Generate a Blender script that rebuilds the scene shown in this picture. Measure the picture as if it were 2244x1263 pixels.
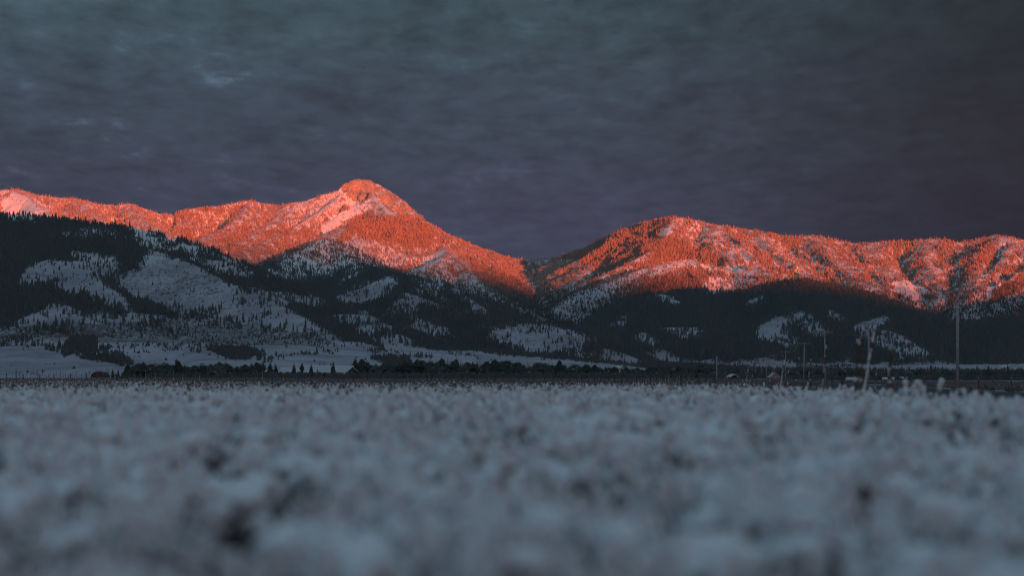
import bpy, bmesh, math, random
import numpy as np
from mathutils import Vector, Matrix

for o in list(bpy.data.objects):
    bpy.data.objects.remove(o, do_unlink=True)
S = bpy.context.scene
COL = S.collection
random.seed(7)
RNG = np.random.default_rng(11)

# ------------------------------------------------------------------ camera, sky, sun, exposure
F = 2244 * 70.0 / 36.0          # focal length in photo pixels
HC = 0.80                       # camera height
HOR, CX = 826.0, 1122.0
cam_d = bpy.data.cameras.new('camera')
cam = bpy.data.objects.new('camera', cam_d)
COL.objects.link(cam)
cam.location = (0, 0, HC)
cam.rotation_euler = (math.radians(90), 0, 0)
cam_d.lens = 70
cam_d.sensor_width = 36
cam_d.shift_y = (HOR - 631.5) / 2244
cam_d.clip_start = 0.1
cam_d.clip_end = 40000
cam_d.dof.use_dof = True
cam_d.dof.focus_distance = 260
cam_d.dof.aperture_fstop = 1.05
S.camera = cam

S.view_settings.view_transform = 'Standard'
S.view_settings.look = 'None'
S.view_settings.gamma = 1
S.view_settings.use_curve_mapping = False
S.view_settings.exposure = 1.5
S.render.engine = 'CYCLES'
S.cycles.use_denoising = True
try:
    S.cycles.denoiser = 'OPENIMAGEDENOISE'
    S.cycles.denoising_prefilter = 'ACCURATE'
except Exception:
    pass
S.cycles.filter_width = 1.1
S.cycles.max_bounces = 4
S.cycles.diffuse_bounces = 2
S.cycles.glossy_bounces = 1
S.cycles.volume_bounces = 0
S.cycles.use_adaptive_sampling = False

SUN_EL = math.radians(1.6)
SUN_AZ = math.radians(161)       # from +Y clockwise: behind the camera, to the right
sd = Vector((math.sin(SUN_AZ) * math.cos(SUN_EL), math.cos(SUN_AZ) * math.cos(SUN_EL), math.sin(SUN_EL)))
sun_d = bpy.data.lights.new('sun', 'SUN')
sun_d.energy = 4.6
sun_d.angle = math.radians(0.6)
sun_d.color = (1.0, 0.160, 0.058)
sun = bpy.data.objects.new('sun', sun_d)
COL.objects.link(sun)
sun.rotation_euler = (-sd).to_track_quat('-Z', 'Y').to_euler()
sun.location = (3000, -4000, 1500)


class N:
    """small helper for node trees"""
    def __init__(self, tree):
        self.t = tree

    def add(self, kind, **kw):
        n = self.t.nodes.new(kind)
        for k, v in kw.items():
            setattr(n, k, v)
        return n

    def link(self, a, b):
        self.t.links.new(a, b)

    def val(self, sock, v):
        if hasattr(v, 'is_output') or hasattr(v, 'links'):
            self.t.links.new(v, sock)
        else:
            sock.default_value = v

    def math(self, op, a, b=None, c=None, clamp=False):
        n = self.add('ShaderNodeMath', operation=op)
        n.use_clamp = clamp
        self.val(n.inputs[0], a)
        if b is not None:
            self.val(n.inputs[1], b)
        if c is not None:
            self.val(n.inputs[2], c)
        return n.outputs[0]

    def mapr(self, v, a, b, c=0.0, d=1.0, smooth=True):
        n = self.add('ShaderNodeMapRange')
        n.interpolation_type = 'SMOOTHSTEP' if smooth else 'LINEAR'
        self.val(n.inputs[0], v)
        for i, x in enumerate((a, b, c, d)):
            n.inputs[i + 1].default_value = x
        return n.outputs[0]

    def mix(self, f, a, b, blend='MIX'):
        n = self.add('ShaderNodeMix', data_type='RGBA', blend_type=blend)
        self.val(n.inputs[0], f)
        for s, v in ((n.inputs[6], a), (n.inputs[7], b)):
            if isinstance(v, tuple):
                s.default_value = (*v, 1) if len(v) == 3 else v
            else:
                self.link(v, s)
        return n.outputs[2]

    def noise(self, vec, scale, detail=4, rough=0.5, dist=0.0):
        n = self.add('ShaderNodeTexNoise')
        if vec is not None:
            self.link(vec, n.inputs['Vector'])
        n.inputs['Scale'].default_value = scale
        n.inputs['Detail'].default_value = detail
        n.inputs['Roughness'].default_value = rough
        n.inputs['Distortion'].default_value = dist
        return n.outputs['Fac']


world = bpy.data.worlds.new('World')
S.world = world
world.use_nodes = True
wt = world.node_tree
wt.nodes.clear()
w = N(wt)
tc = w.add('ShaderNodeTexCoord')
nrm = w.add('ShaderNodeVectorMath', operation='NORMALIZE')
w.link(tc.outputs['Generated'], nrm.inputs[0])
sep = w.add('ShaderNodeSeparateXYZ')
w.link(nrm.outputs[0], sep.inputs[0])
dx, dy, dz = sep.outputs
zc = w.math('MAXIMUM', dz, 0.0)
# cloud deck colour by height above the horizon (east side)
rmp = w.add('ShaderNodeValToRGB')
w.link(w.math('POWER', zc, 0.5), rmp.inputs[0])
cr = rmp.color_ramp
cr.interpolation = 'EASE'
stops = [(0.0, (0.0255, 0.0195, 0.0360)), (0.28, (0.0190, 0.0200, 0.0345)), (0.36, (0.0138, 0.0212, 0.0308)),
         (0.43, (0.0145, 0.0262, 0.0330)), (0.62, (0.037, 0.064, 0.082)), (1.0, (0.064, 0.110, 0.141))]
while len(cr.elements) < len(stops):
    cr.elements.new(0.5)
for e, (p, c) in zip(cr.elements, stops):
    e.position = p
    e.color = (*c, 1)
deck = rmp.outputs[0]
# clouds drawn on a flat layer overhead, seen in perspective
den = w.math('ADD', zc, 0.10)
cv = w.add('ShaderNodeCombineXYZ')
w.link(w.math('DIVIDE', dx, den), cv.inputs[0])
w.link(w.math('DIVIDE', dy, den), cv.inputs[1])
rot = w.add('ShaderNodeMapping')
w.link(cv.outputs[0], rot.inputs[0])
rot.inputs['Rotation'].default_value = (0, 0, math.radians(12))
rot.inputs['Scale'].default_value = (1.15, 0.62, 1)
big = w.noise(rot.outputs[0], 1.1, 3, 0.5, 0.3)
mid = w.noise(rot.outputs[0], 3.8, 7, 0.60, 0.3)
fin = w.noise(rot.outputs[0], 12.0, 7, 0.64, 0.2)
amp = w.mapr(zc, 0.03, 0.15, 0.45, 1.15)
tex = w.math('ADD', w.math('MULTIPLY', w.math('SUBTRACT', mid, 0.5), 1.05),
             w.math('MULTIPLY', w.math('SUBTRACT', fin, 0.5), 1.35))
tex = w.math('ADD', tex, w.math('MULTIPLY', w.math('SUBTRACT', big, 0.5), 0.55))
tex = w.math('MULTIPLY', tex, amp)
spark = w.math('MULTIPLY', w.mapr(w.math('ADD', w.math('MULTIPLY', mid, 0.55), w.math('MULTIPLY', fin, 0.5)), 0.59, 0.72), 0.9)
spark = w.math('MULTIPLY', spark, w.mapr(w.math('ARCTAN2', dx, dy), 0.06, -0.16, 0.15, 1.0))
gain = w.math('ADD', w.math('ADD', 1.0, tex), w.math('MULTIPLY', spark, amp))
gain = w.math('MAXIMUM', gain, 0.25)
# the deck thickens towards the south-east (right) and a little to the north
az = w.math('ARCTAN2', dx, dy)
north = w.math('SUBTRACT', 1.0, w.math('MULTIPLY', w.mapr(az, -0.34, -0.05, 0.42, 0.0), w.mapr(zc, 0.05, 0.135, 1.0, 0.0)))
north = w.math('ADD', north, w.math('MULTIPLY', w.mapr(az, -0.34, -0.02, 0.35, 0.0), w.mapr(zc, 0.11, 0.18, 0.0, 1.0)))
thick = w.math('MULTIPLY', w.mapr(az, 0.0, 0.27, 1.0, 0.26), north)
thick = w.math('ADD', thick, 0.0)
low = w.mapr(zc, 0.16, 0.6, 0.0, 1.0)
thick = w.math('ADD', w.math('MULTIPLY', thick, w.math('SUBTRACT', 1.0, low)), low)
gain = w.math('MULTIPLY', gain, thick)
cloud = w.mix(1.0, deck, (1, 1, 1), 'MULTIPLY')
gmul = w.add('ShaderNodeVectorMath', operation='SCALE')
w.link(cloud, gmul.inputs[0])
w.link(gain, gmul.inputs['Scale'])
# clear western sky under the edge of the deck
sky = w.add('ShaderNodeTexSky')
sky.sky_type = 'NISHITA'
sky.sun_disc = False
sky.sun_elevation = SUN_EL
sky.sun_rotation = SUN_AZ
sky.air_density = 1.4
sky.dust_density = 2.5
sky.ozone_density = 2.0
skm = w.add('ShaderNodeVectorMath', operation='MULTIPLY')
w.link(sky.outputs[0], skm.inputs[0])
skm.inputs[1].default_value = (0.047, 0.027, 0.040)        # dusk pink under the cloud
dots = w.add('ShaderNodeVectorMath', operation='DOT_PRODUCT')
w.link(nrm.outputs[0], dots.inputs[0])
dots.inputs[1].default_value = (sd.x, sd.y, 0)
gap = w.math('MULTIPLY', w.mapr(dots.outputs['Value'], -0.1, 0.75), w.mapr(dz, 0.55, 0.10))
gap = w.math('ADD', w.math('MULTIPLY', gap, 0.85), 0.04)
fincol = w.mix(gap, gmul.outputs[0], skm.outputs[0])
bg = w.add('ShaderNodeBackground')
w.link(fincol, bg.inputs[0])
bg.inputs[1].default_value = 1.0
wo = w.add('ShaderNodeOutputWorld')
w.link(bg.outputs[0], wo.inputs[0])


# ------------------------------------------------------------------ helpers
def tag(o, label=None, cat=None, group=None, kind=None):
    if label: o['label'] = label
    if cat: o['category'] = cat
    if group: o['group'] = group
    if kind: o['kind'] = kind
    return o


def empty(name, loc, rz=0.0):
    o = bpy.data.objects.new(name, None)
    COL.objects.link(o)
    o.location = loc
    o.rotation_euler = (0, 0, rz)
    o.empty_display_size = 0.2
    return o


def link(name, me, parent=None, loc=None, rz=None, scale=None):
    o = bpy.data.objects.new(name, me)
    COL.objects.link(o)
    if parent: o.parent = parent
    if loc is not None: o.location = loc
    if rz is not None: o.rotation_euler = (0, 0, rz)
    if scale is not None: o.scale = scale
    return o


class MB:
    """collects boxes, tubes and loose faces into one mesh"""
    def __init__(self):
        self.v, self.f = [], []

    def face(self, pts):
        b = len(self.v)
        self.v += [tuple(p) for p in pts]
        self.f.append(tuple(range(b, b + len(pts))))

    def box(self, x0, x1, y0, y1, z0, z1):
        b = len(self.v)
        self.v += [(x, y, z) for z in (z0, z1) for y in (y0, y1) for x in (x0, x1)]
        for q in ((0, 2, 3, 1), (4, 5, 7, 6), (0, 1, 5, 4), (2, 6, 7, 3), (0, 4, 6, 2), (1, 3, 7, 5)):
            self.f.append(tuple(b + i for i in q))
        return self

    def tube(self, pts, rad, n=6, cap=True):
        pts = [Vector(p) for p in pts]
        if not hasattr(rad, '__len__'): rad = [rad] * len(pts)
        b = len(self.v)
        for i, p in enumerate(pts):
            d = (pts[min(i + 1, len(pts) - 1)] - pts[max(i - 1, 0)])
            d = d.normalized() if d.length > 1e-9 else Vector((0, 0, 1))
            u = d.cross(Vector((0.31, 0.95, 0.02))).normalized()
            q = d.cross(u)
            for k in range(n):
                a = 2 * math.pi * k / n
                self.v.append(tuple(p + (u * math.cos(a) + q * math.sin(a)) * rad[i]))
        for i in range(len(pts) - 1):
            for k in range(n):
                a0, a1 = b + i * n + k, b + i * n + (k + 1) % n
                self.f.append((a0, a1, a1 + n, a0 + n))
        if cap:
            self.f.append(tuple(b + k for k in reversed(range(n))))
            self.f.append(tuple(b + (len(pts) - 1) * n + k for k in range(n)))
        return self

    def blob(self, c, r, rng, sub=2, jit=0.18, sc=(1, 1, 1)):
        bm = bmesh.new()
        bmesh.ops.create_icosphere(bm, subdivisions=sub, radius=1.0)
        b = len(self.v)
        ph = [rng.uniform(0, 6.28) for _ in range(3)]
        for v in bm.verts:
            p = v.co
            k = 1 + jit * (math.sin(3 * p.x + ph[0]) + math.sin(3.3 * p.y + ph[1]) + math.sin(2.7 * p.z + ph[2])) / 1.6
            self.v.append((c[0] + p.x * r * k * sc[0], c[1] + p.y * r * k * sc[1], c[2] + p.z * r * k * sc[2]))
        for f in bm.faces:
            self.f.append(tuple(b + v.index for v in f.verts))
        bm.free()
        return self

    def mesh(self, name, mats, smooth=False, fm=None):
        me = bpy.data.meshes.new(name)
        me.from_pydata(self.v, [], self.f)
        for m in (mats if isinstance(mats, (list, tuple)) else [mats]):
            me.materials.append(m)
        if fm: me.polygons.foreach_set('material_index', fm)
        if smooth: me.polygons.foreach_set('use_smooth', [True] * len(self.f))
        me.update()
        return me

    def build(self, name, mats, parent=None, smooth=False, **kw):
        return link(name, self.mesh(name, mats, smooth), parent, **kw)


def np_mesh(name, verts, quads, mats, attrs=None, smooth=True):
    me = bpy.data.meshes.new(name)
    me.vertices.add(len(verts))
    me.vertices.foreach_set('co', np.ascontiguousarray(verts, np.float32).ravel())
    nf = len(quads)
    me.loops.add(nf * 4)
    me.polygons.add(nf)
    me.loops.foreach_set('vertex_index', np.ascontiguousarray(quads, np.int32).ravel())
    me.polygons.foreach_set('loop_start', np.arange(0, nf * 4, 4, dtype=np.int32))
    if smooth: me.polygons.foreach_set('use_smooth', np.ones(nf, bool))
    me.update(calc_edges=True)
    for k, a in (attrs or {}).items():
        at = me.attributes.new(k, 'FLOAT', 'POINT')
        at.data.foreach_set('value', np.ascontiguousarray(a, np.float32))
    for m in mats: me.materials.append(m)
    return me


_P = RNG.permutation(512)
_G = RNG.normal(size=(512, 2)); _G /= np.linalg.norm(_G, axis=1)[:, None]


def pnoise(x, y):
    xi, yi = np.floor(x).astype(np.int64), np.floor(y).astype(np.int64)
    xf, yf = x - xi, y - yi
    u, v = xf * xf * xf * (xf * (xf * 6 - 15) + 10), yf * yf * yf * (yf * (yf * 6 - 15) + 10)

    def g(ix, iy, fx, fy):
        h = _P[(_P[ix & 511] + iy) & 511]
        return _G[h, 0] * fx + _G[h, 1] * fy
    a = g(xi, yi, xf, yf); b = g(xi + 1, yi, xf - 1, yf)
    c = g(xi, yi + 1, xf, yf - 1); d = g(xi + 1, yi + 1, xf - 1, yf - 1)
    return (a + (b - a) * u) * (1 - v) + (c + (d - c) * u) * v


def fbm(x, y, wl, octs=4, gain=0.5):
    s, a, f = 0, 1.0, 1.0 / wl
    for i in range(octs):
        s = s + a * pnoise(x * f + 17.3 * i, y * f - 9.1 * i)
        a *= gain; f *= 2.03
    return s


def sstep(x, a, b):
    t = np.clip((x - a) / (b - a), 0, 1)
    return t * t * (3 - 2 * t)


# ------------------------------------------------------------------ materials
def new_mat(name):
    m = bpy.data.materials.new(name)
    m.use_nodes = True
    t = m.node_tree
    t.nodes.clear()
    n = N(t)
    b = n.add('ShaderNodeBsdfPrincipled')
    o = n.add('ShaderNodeOutputMaterial')
    n.link(b.outputs[0], o.inputs[0])
    b.inputs['Roughness'].default_value = 0.9
    b.inputs['Specular IOR Level'].default_value = 0.15
    return m, n, b


def pos(n):
    return n.add('ShaderNodeNewGeometry').outputs['Position']


def simple_mat(name, c1, c2, scale=3.0, rough=0.9, snow=0.0, thr=0.35, snowcol=(0.80, 0.82, 0.85)):
    m, n, b = new_mat(name)
    g = n.add('ShaderNodeNewGeometry')
    tcn = n.add('ShaderNodeTexCoord').outputs['Object']
    f = n.noise(tcn, scale, 5, 0.6)
    c = n.mix(n.mapr(f, 0.3, 0.7), c1, c2)
    if snow > 0:
        s = n.add('ShaderNodeSeparateXYZ'); n.link(g.outputs['Normal'], s.inputs[0])
        up = n.math('ADD', s.outputs[2], n.math('MULTIPLY', n.math('SUBTRACT', n.noise(tcn, scale * 1.7, 3), 0.5), 0.9))
        k = n.math('MULTIPLY', n.mapr(up, thr, thr + 0.25), snow)
        c = n.mix(k, c, snowcol)
    n.link(c, b.inputs['Base Color'])
    b.inputs['Roughness'].default_value = rough
    return m


SNOW = (0.82, 0.83, 0.85)


def terrain_material():
    m, n, b = new_mat('mountain_snow_and_rock')
    P = pos(n)
    fo = n.add('ShaderNodeAttribute', attribute_name='forest').outputs['Fac']
    ro = n.add('ShaderNodeAttribute', attribute_name='rock').outputs['Fac']
    sa = n.add('ShaderNodeAttribute', attribute_name='sage').outputs['Fac']
    s = n.add('ShaderNodeSeparateXYZ'); n.link(P, s.inputs[0])
    n1 = n.noise(P, 0.012, 6, 0.65)
    n2 = n.noise(P, 0.06, 5, 0.7)
    n3 = n.noise(P, 0.22, 4, 0.6)
    snow = n.mix(n1, (0.78, 0.79, 0.82), (0.86, 0.86, 0.88))
    thin = n.mix(n.mapr(n.math('ADD', n.math('MULTIPLY', n1, 0.65), n.math('ADD', n.math('MULTIPLY', n2, 0.15), n.math('MULTIPLY', n3, 0.2))), 0.36, 0.64), (0.235, 0.212, 0.245), (0.455, 0.418, 0.475))          # grassy low-slope snow, its dim purple shade painted into the colour
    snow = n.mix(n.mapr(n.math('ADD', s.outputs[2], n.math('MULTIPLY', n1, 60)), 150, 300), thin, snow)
    # sage and grass poking through the snow
    st = n.add('ShaderNodeMapping'); n.link(P, st.inputs[0]); st.inputs['Scale'].default_value = (1.0, 0.6, 1.0)
    sg = n.noise(st.outputs[0], 0.16, 9, 0.74, 0.1)
    sgk = n.mapr(n.math('ADD', sg, n.math('MULTIPLY', sa, 0.20)), 0.635, 0.675)
    c = n.mix(n.math('MULTIPLY', sgk, 0.85), snow, (0.075, 0.068, 0.065))
    # forest floor
    fl = n.mix(n2, (0.035, 0.04, 0.036), (0.10, 0.085, 0.07))
    fk = n.mapr(n.math('ADD', fo, n.math('MULTIPLY', n.math('SUBTRACT', n2, 0.5), 0.5)), 0.55, 0.95)
    c = n.mix(fk, c, fl)
    # rock faces
    g = n.add('ShaderNodeNewGeometry')
    ns = n.add('ShaderNodeSeparateXYZ'); n.link(g.outputs['Normal'], ns.inputs[0])
    rk = n.mix(n.mapr(n3, 0.3, 0.7), (0.26, 0.20, 0.16), (0.46, 0.38, 0.31))
    crk = n.noise(P, 0.10, 7, 0.75, 1.2)
    rk = n.mix(n.mapr(crk, 0.56, 0.64), rk, (0.12, 0.095, 0.08))
    rk = n.mix(n.mapr(n.noise(P, 0.16, 6, 0.7, 0.6), 0.57, 0.63), rk, (0.72, 0.70, 0.70))
    rm = n.math('ADD', ro, n.math('ADD', n.math('MULTIPLY', n.math('SUBTRACT', n2, 0.5), 1.1),
                                  n.math('MULTIPLY', n.math('SUBTRACT', 0.72, ns.outputs[2]), 1.3)))
    rmask = n.math('MULTIPLY', n.mapr(rm, 0.42, 0.62), n.mapr(ro, 0.02, 0.2))
    c = n.mix(rmask, c, rk)
    n.link(c, b.inputs['Base Color'])
    bp = n.add('ShaderNodeBump')
    bp.inputs['Strength'].default_value = 0.7
    bp.inputs['Distance'].default_value = 3.5
    n.link(n.math('ADD', n2, n.math('MULTIPLY', n3, n.math('ADD', 0.2, n.math('MULTIPLY', ro, 1.6)))), bp.inputs['Height'])
    n.link(bp.outputs[0], b.inputs['Normal'])
    return m


def ground_material():
    m, n, b = new_mat('snowy_meadow')
    P = pos(n)
    mp = n.add('ShaderNodeMapping'); n.link(P, mp.inputs[0]); mp.inputs['Scale'].default_value = (0.25, 0.06, 1)
    a = n.noise(mp.outputs[0], 1.0, 6, 0.65)
    f = n.noise(P, 6.0, 5, 0.7)
    k = n.mapr(n.math('ADD', n.math('MULTIPLY', a, 0.6), n.math('MULTIPLY', f, 0.4)), 0.44, 0.62)
    c = n.mix(k, (0.075, 0.066, 0.064), (0.55, 0.55, 0.58))
    n.link(c, b.inputs['Base Color'])
    return m


def tree_material(name, green, frost_lo, frost_hi, base_snow, sunlit_frostcol=(0.43, 0.29, 0.21)):
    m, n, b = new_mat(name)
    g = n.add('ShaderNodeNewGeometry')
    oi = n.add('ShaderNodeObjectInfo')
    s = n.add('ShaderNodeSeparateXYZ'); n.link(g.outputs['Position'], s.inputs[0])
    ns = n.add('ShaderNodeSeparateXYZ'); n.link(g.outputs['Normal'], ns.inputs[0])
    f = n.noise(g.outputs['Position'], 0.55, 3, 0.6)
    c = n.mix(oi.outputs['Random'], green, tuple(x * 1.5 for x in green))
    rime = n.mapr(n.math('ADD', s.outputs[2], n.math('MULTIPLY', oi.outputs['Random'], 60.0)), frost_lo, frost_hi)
    c = n.mix(n.math('MULTIPLY', rime, n.mapr(oi.outputs['Random'], 0.0, 1.0, 0.55, 1.0)), c, sunlit_frostcol)
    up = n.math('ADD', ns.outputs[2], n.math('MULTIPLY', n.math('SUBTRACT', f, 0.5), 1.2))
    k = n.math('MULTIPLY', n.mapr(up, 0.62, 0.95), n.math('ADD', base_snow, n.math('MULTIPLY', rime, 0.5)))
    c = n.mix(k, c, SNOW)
    n.link(c, b.inputs['Base Color'])
    return m


M = {}
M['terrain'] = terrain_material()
M['ground'] = ground_material()
M['forest'] = tree_material('forest_needles', (0.082, 0.094, 0.092), 5000, 6000, 0.15)
M['rimed'] = tree_material('sunlit_rimed_needles', (0.060, 0.060, 0.052), 170, 330, 0.10)  # rime on the high trees, its tan carrying the orange of the sunlight
M['pine'] = tree_material('pine_needles', (0.045, 0.058, 0.050), 5000, 6000, 0.32)
M['bark'] = simple_mat('bark', (0.07, 0.05, 0.04), (0.14, 0.11, 0.09), 8)
M['twig'] = simple_mat('bare_twigs', (0.10, 0.08, 0.07), (0.17, 0.14, 0.13), 6, snow=0.35, thr=0.5)
M['pole'] = simple_mat('weathered_pole', (0.28, 0.285, 0.30), (0.46, 0.465, 0.48), 5, snow=0.8, thr=0.6)
M['post'] = simple_mat('old_fence_wood', (0.08, 0.07, 0.06), (0.16, 0.14, 0.13), 7, snow=0.9, thr=0.45)
M['metal'] = simple_mat('dull_wire', (0.12, 0.12, 0.12), (0.2, 0.2, 0.2), 5)
M['glass'] = simple_mat('insulator_glass', (0.15, 0.2, 0.2), (0.25, 0.3, 0.3), 9, rough=0.25)
M['stalk'] = simple_mat('dry_stalk', (0.09, 0.066, 0.055), (0.16, 0.115, 0.095), 14)
M['leaf'] = simple_mat('dry_leaf', (0.085, 0.056, 0.050), (0.165, 0.105, 0.095), 18, snow=0.6, thr=0.55)
M['dark_leaf'] = simple_mat('dark_dry_leaf', (0.070, 0.050, 0.047), (0.16, 0.108, 0.100), 16)
M['snow'] = simple_mat('clinging_snow', (0.78, 0.79, 0.82), (0.86, 0.87, 0.89), 9)
M['grass'] = simple_mat('dry_grass', (0.125, 0.105, 0.098), (0.25, 0.21, 0.195), 5, snow=0.4, thr=0.5)
M['rust'] = simple_mat('rusty_shrub', (0.18, 0.10, 0.06), (0.26, 0.15, 0.10), 5)
M['red'] = simple_mat('red_barn_paint', (0.13, 0.060, 0.050), (0.19, 0.085, 0.066), 2)
M['dark'] = simple_mat('dark_siding', (0.05, 0.045, 0.045), (0.09, 0.08, 0.08), 3)
M['pale'] = simple_mat('pale_siding', (0.42, 0.36, 0.34), (0.55, 0.48, 0.46), 3)
M['roof'] = simple_mat('snowy_roof', (0.46, 0.47, 0.50), (0.56, 0.57, 0.60), 1.2)
M['pane'] = simple_mat('window_pane', (0.05, 0.06, 0.07), (0.09, 0.1, 0.12), 2, rough=0.15)
M['trim'] = simple_mat('window_trim', (0.6, 0.55, 0.53), (0.7, 0.66, 0.64), 3)
M['asphalt'] = simple_mat('wet_asphalt', (0.035, 0.036, 0.038), (0.06, 0.06, 0.062), 1.5, rough=0.75)

# ------------------------------------------------------------------ near ground shape
def roadr(Y): return 28.4 + 0.1009 * (Y - 143)      # right edge of the road
def roadl(Y): return roadr(Y) - 5.2


def gz(X, Y):
    """height of the valley floor"""
    X = np.asarray(X, float); Y = np.asarray(Y, float)
    z = 0.05 * pnoise(X / 23.0, Y / 41.0)
    k = sstep(X - roadr(Y), 2.5, 10) * sstep(Y, 60, 150) * (1 - sstep(Y, 700, 1000))
    z = z * (1 - k) - 0.6 * k
    near = np.exp(-((X - (roadl(Y) + roadr(Y)) / 2) / 5.0) ** 2)
    return z * (1 - near) + 0.02 * near


# ------------------------------------------------------------------ distant terrain
def at(px, py, Y):
    return ((px - CX) / F * Y, Y, HC + (HOR - py) / F * Y)


SP = []          # (group, slope, rounding, points)
def spine(g, s, r, pts):
    if g in (0, 1): pts = [(p[0], p[1] + (3.0 if p[2] > 5.3 else 0), p[2]) for p in pts]     # leave room for the trees on the crest
    SP.append((g, s, r, [at(p[0], p[1], p[2] * 1000.0) for p in pts]))


def crest(pts, y0, y1):
    n = len(pts)
    return [(p[0], p[1], y0 + (y1 - y0) * i / (n - 1)) for i, p in enumerate(pts)]


PEAK, RANGE, RHILL, LHILL, MHILL, LOW, FLOOR = range(7)
spine(PEAK, .58, 6, crest([(-400, 425), (-150, 421), (-40, 416), (0, 414), (40, 412), (80, 424), (130, 431), (170, 433), (215, 445), (250, 446), (285, 444),
      (320, 455), (350, 465), (385, 468), (400, 458), (440, 452), (480, 449), (520, 440), (548, 436), (580, 443), (615, 449), (640, 442),
      (670, 438)], 5.5, 5.75))
spine(PEAK, .80, 4, crest([(670, 438), (700, 425), (725, 419), (742, 414), (750, 402), (768, 393), (790, 387), (812, 391), (828, 400), (842, 408), (870, 425),
      (900, 449), (915, 464), (925, 468), (935, 481), (955, 497), (980, 514)], 5.75, 5.95))
spine(PEAK, .5, 15, crest([(980, 514), (1010, 526), (1050, 542), (1090, 555), (1130, 564), (1170, 567), (1215, 564)], 5.95, 6.4))
spine(RANGE, .55, 15, crest([(1215, 564), (1245, 556), (1280, 546), (1310, 529), (1350, 508), (1400, 489), (1440, 481), (1475, 472)], 6.4, 5.5))
spine(RANGE, .55, 12, crest([(1475, 472), (1510, 476), (1560, 488), (1600, 496), (1650, 502), (1680, 510), (1740, 516), (1780, 514), (1830, 523), (1870, 531),
      (1900, 530), (1940, 526), (1990, 527), (2040, 520), (2100, 529), (2140, 522), (2180, 513), (2210, 518), (2244, 523), (2450, 542), (2700, 520)], 5.5, 5.35))
# spurs of the peak
spine(PEAK, .72, 6, [(765, 397, 5.86), (740, 432, 5.72), (700, 462, 5.6), (650, 492, 5.45), (600, 520, 5.3), (540, 548, 5.1), (480, 566, 4.9)])
spine(PEAK, .72, 6, [(800, 392, 5.86), (812, 420, 5.76), (835, 445, 5.66), (860, 465, 5.55), (880, 476, 5.45)])
spine(PEAK, .66, 12, [(955, 500, 5.8), (920, 484, 5.6), (880, 477, 5.45), (830, 476, 5.4), (785, 483, 5.3), (745, 510, 5.1), (712, 526, 4.85)])
spine(PEAK, .55, 12, [(548, 440, 5.65), (530, 470, 5.5), (490, 500, 5.35), (450, 520, 5.2), (420, 545, 5.0)])
spine(PEAK, .55, 12, [(285, 446, 5.55), (300, 470, 5.4), (340, 500, 5.2), (380, 525, 5.0)])
spine(PEAK, .55, 12, [(170, 436, 5.5), (200, 470, 5.3), (230, 500, 5.1)])
spine(PEAK, .55, 14, [(40, 413, 5.5), (60, 430, 5.4), (95, 460, 5.25), (130, 490, 5.1)])
spine(PEAK, .5, 14, [(640, 444, 5.72), (610, 475, 5.55), (560, 510, 5.35), (520, 535, 5.2)])
spine(MHILL, .5, 14, [(712, 526, 4.85), (690, 542, 4.7), (650, 558, 4.5), (600, 585, 4.3), (560, 600, 4.1)])
spine(MHILL, .5, 14, [(712, 526, 4.85), (745, 550, 4.7), (795, 585, 4.4), (850, 600, 4.1), (890, 605, 3.95)])
spine(PEAK, .52, 10, [(955, 498, 5.85), (962, 530, 5.5), (985, 555, 5.15), (950, 578, 4.9), (900, 600, 4.5)])
spine(PEAK, .5, 14, [(985, 555, 5.15), (1020, 592, 4.9), (1060, 628, 4.6), (1110, 664, 4.2), (1170, 690, 3.8)])
spine(PEAK, .5, 14, [(1010, 527, 6.0), (1050, 582, 5.6), (1100, 630, 5.1), (1160, 676, 4.6)])
spine(PEAK, .5, 14, [(1110, 560, 6.25), (1140, 596, 5.8), (1180, 640, 5.2), (1215, 684, 4.6)])
spine(RANGE, .5, 14, [(1245, 558, 6.2), (1240, 590, 5.8), (1225, 630, 5.3), (1212, 680, 4.7)])
# spurs of the right hand mountain
spine(RANGE, .6, 8, [(1475, 473, 5.5), (1468, 505, 5.3), (1440, 540, 5.15), (1400, 566, 5.0), (1340, 596, 4.9), (1290, 618, 4.8)])
spine(RANGE, .5, 12, [(1570, 585, 4.95), (1520, 573, 4.9), (1480, 574, 4.85), (1406, 590, 4.7), (1297, 635, 4.4), (1211, 684, 4.05)])
spine(RANGE, .5, 14, [(1350, 510, 5.8), (1330, 550, 5.5), (1290, 590, 5.2), (1250, 630, 4.9)])
for a, b_, c, e in (((1560, 488, 5.47), (1600, 530, 5.25), (1640, 565, 5.05), (1690, 612, 4.75)),
                    ((1650, 502, 5.46), (1690, 545, 5.25), (1745, 585, 5.0), (1800, 625, 4.75)),
                    ((1780, 514, 5.45), (1820, 560, 5.2), (1870, 600, 4.95), (1920, 640, 4.7)),
                    ((1900, 530, 5.42), (1920, 570, 5.2), (1960, 615, 4.95), (1990, 655, 4.7)),
                    ((2040, 520, 5.4), (2030, 565, 5.2), (2050, 610, 4.95), (2075, 650, 4.7)),
                    ((2190, 514, 5.38), (2196, 540, 5.2), (2158, 585, 5.0), (2125, 640, 4.7)),
                    ((2300, 530, 5.36), (2290, 570, 5.2), (2244, 605, 5.0), (2170, 640, 4.7)),
                    ((2100, 528, 5.4), (2110, 560, 5.25), (2090, 600, 5.05), (2060, 640, 4.8))):
    spine(RANGE, .48, 55, [a, b_, c, e])
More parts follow.
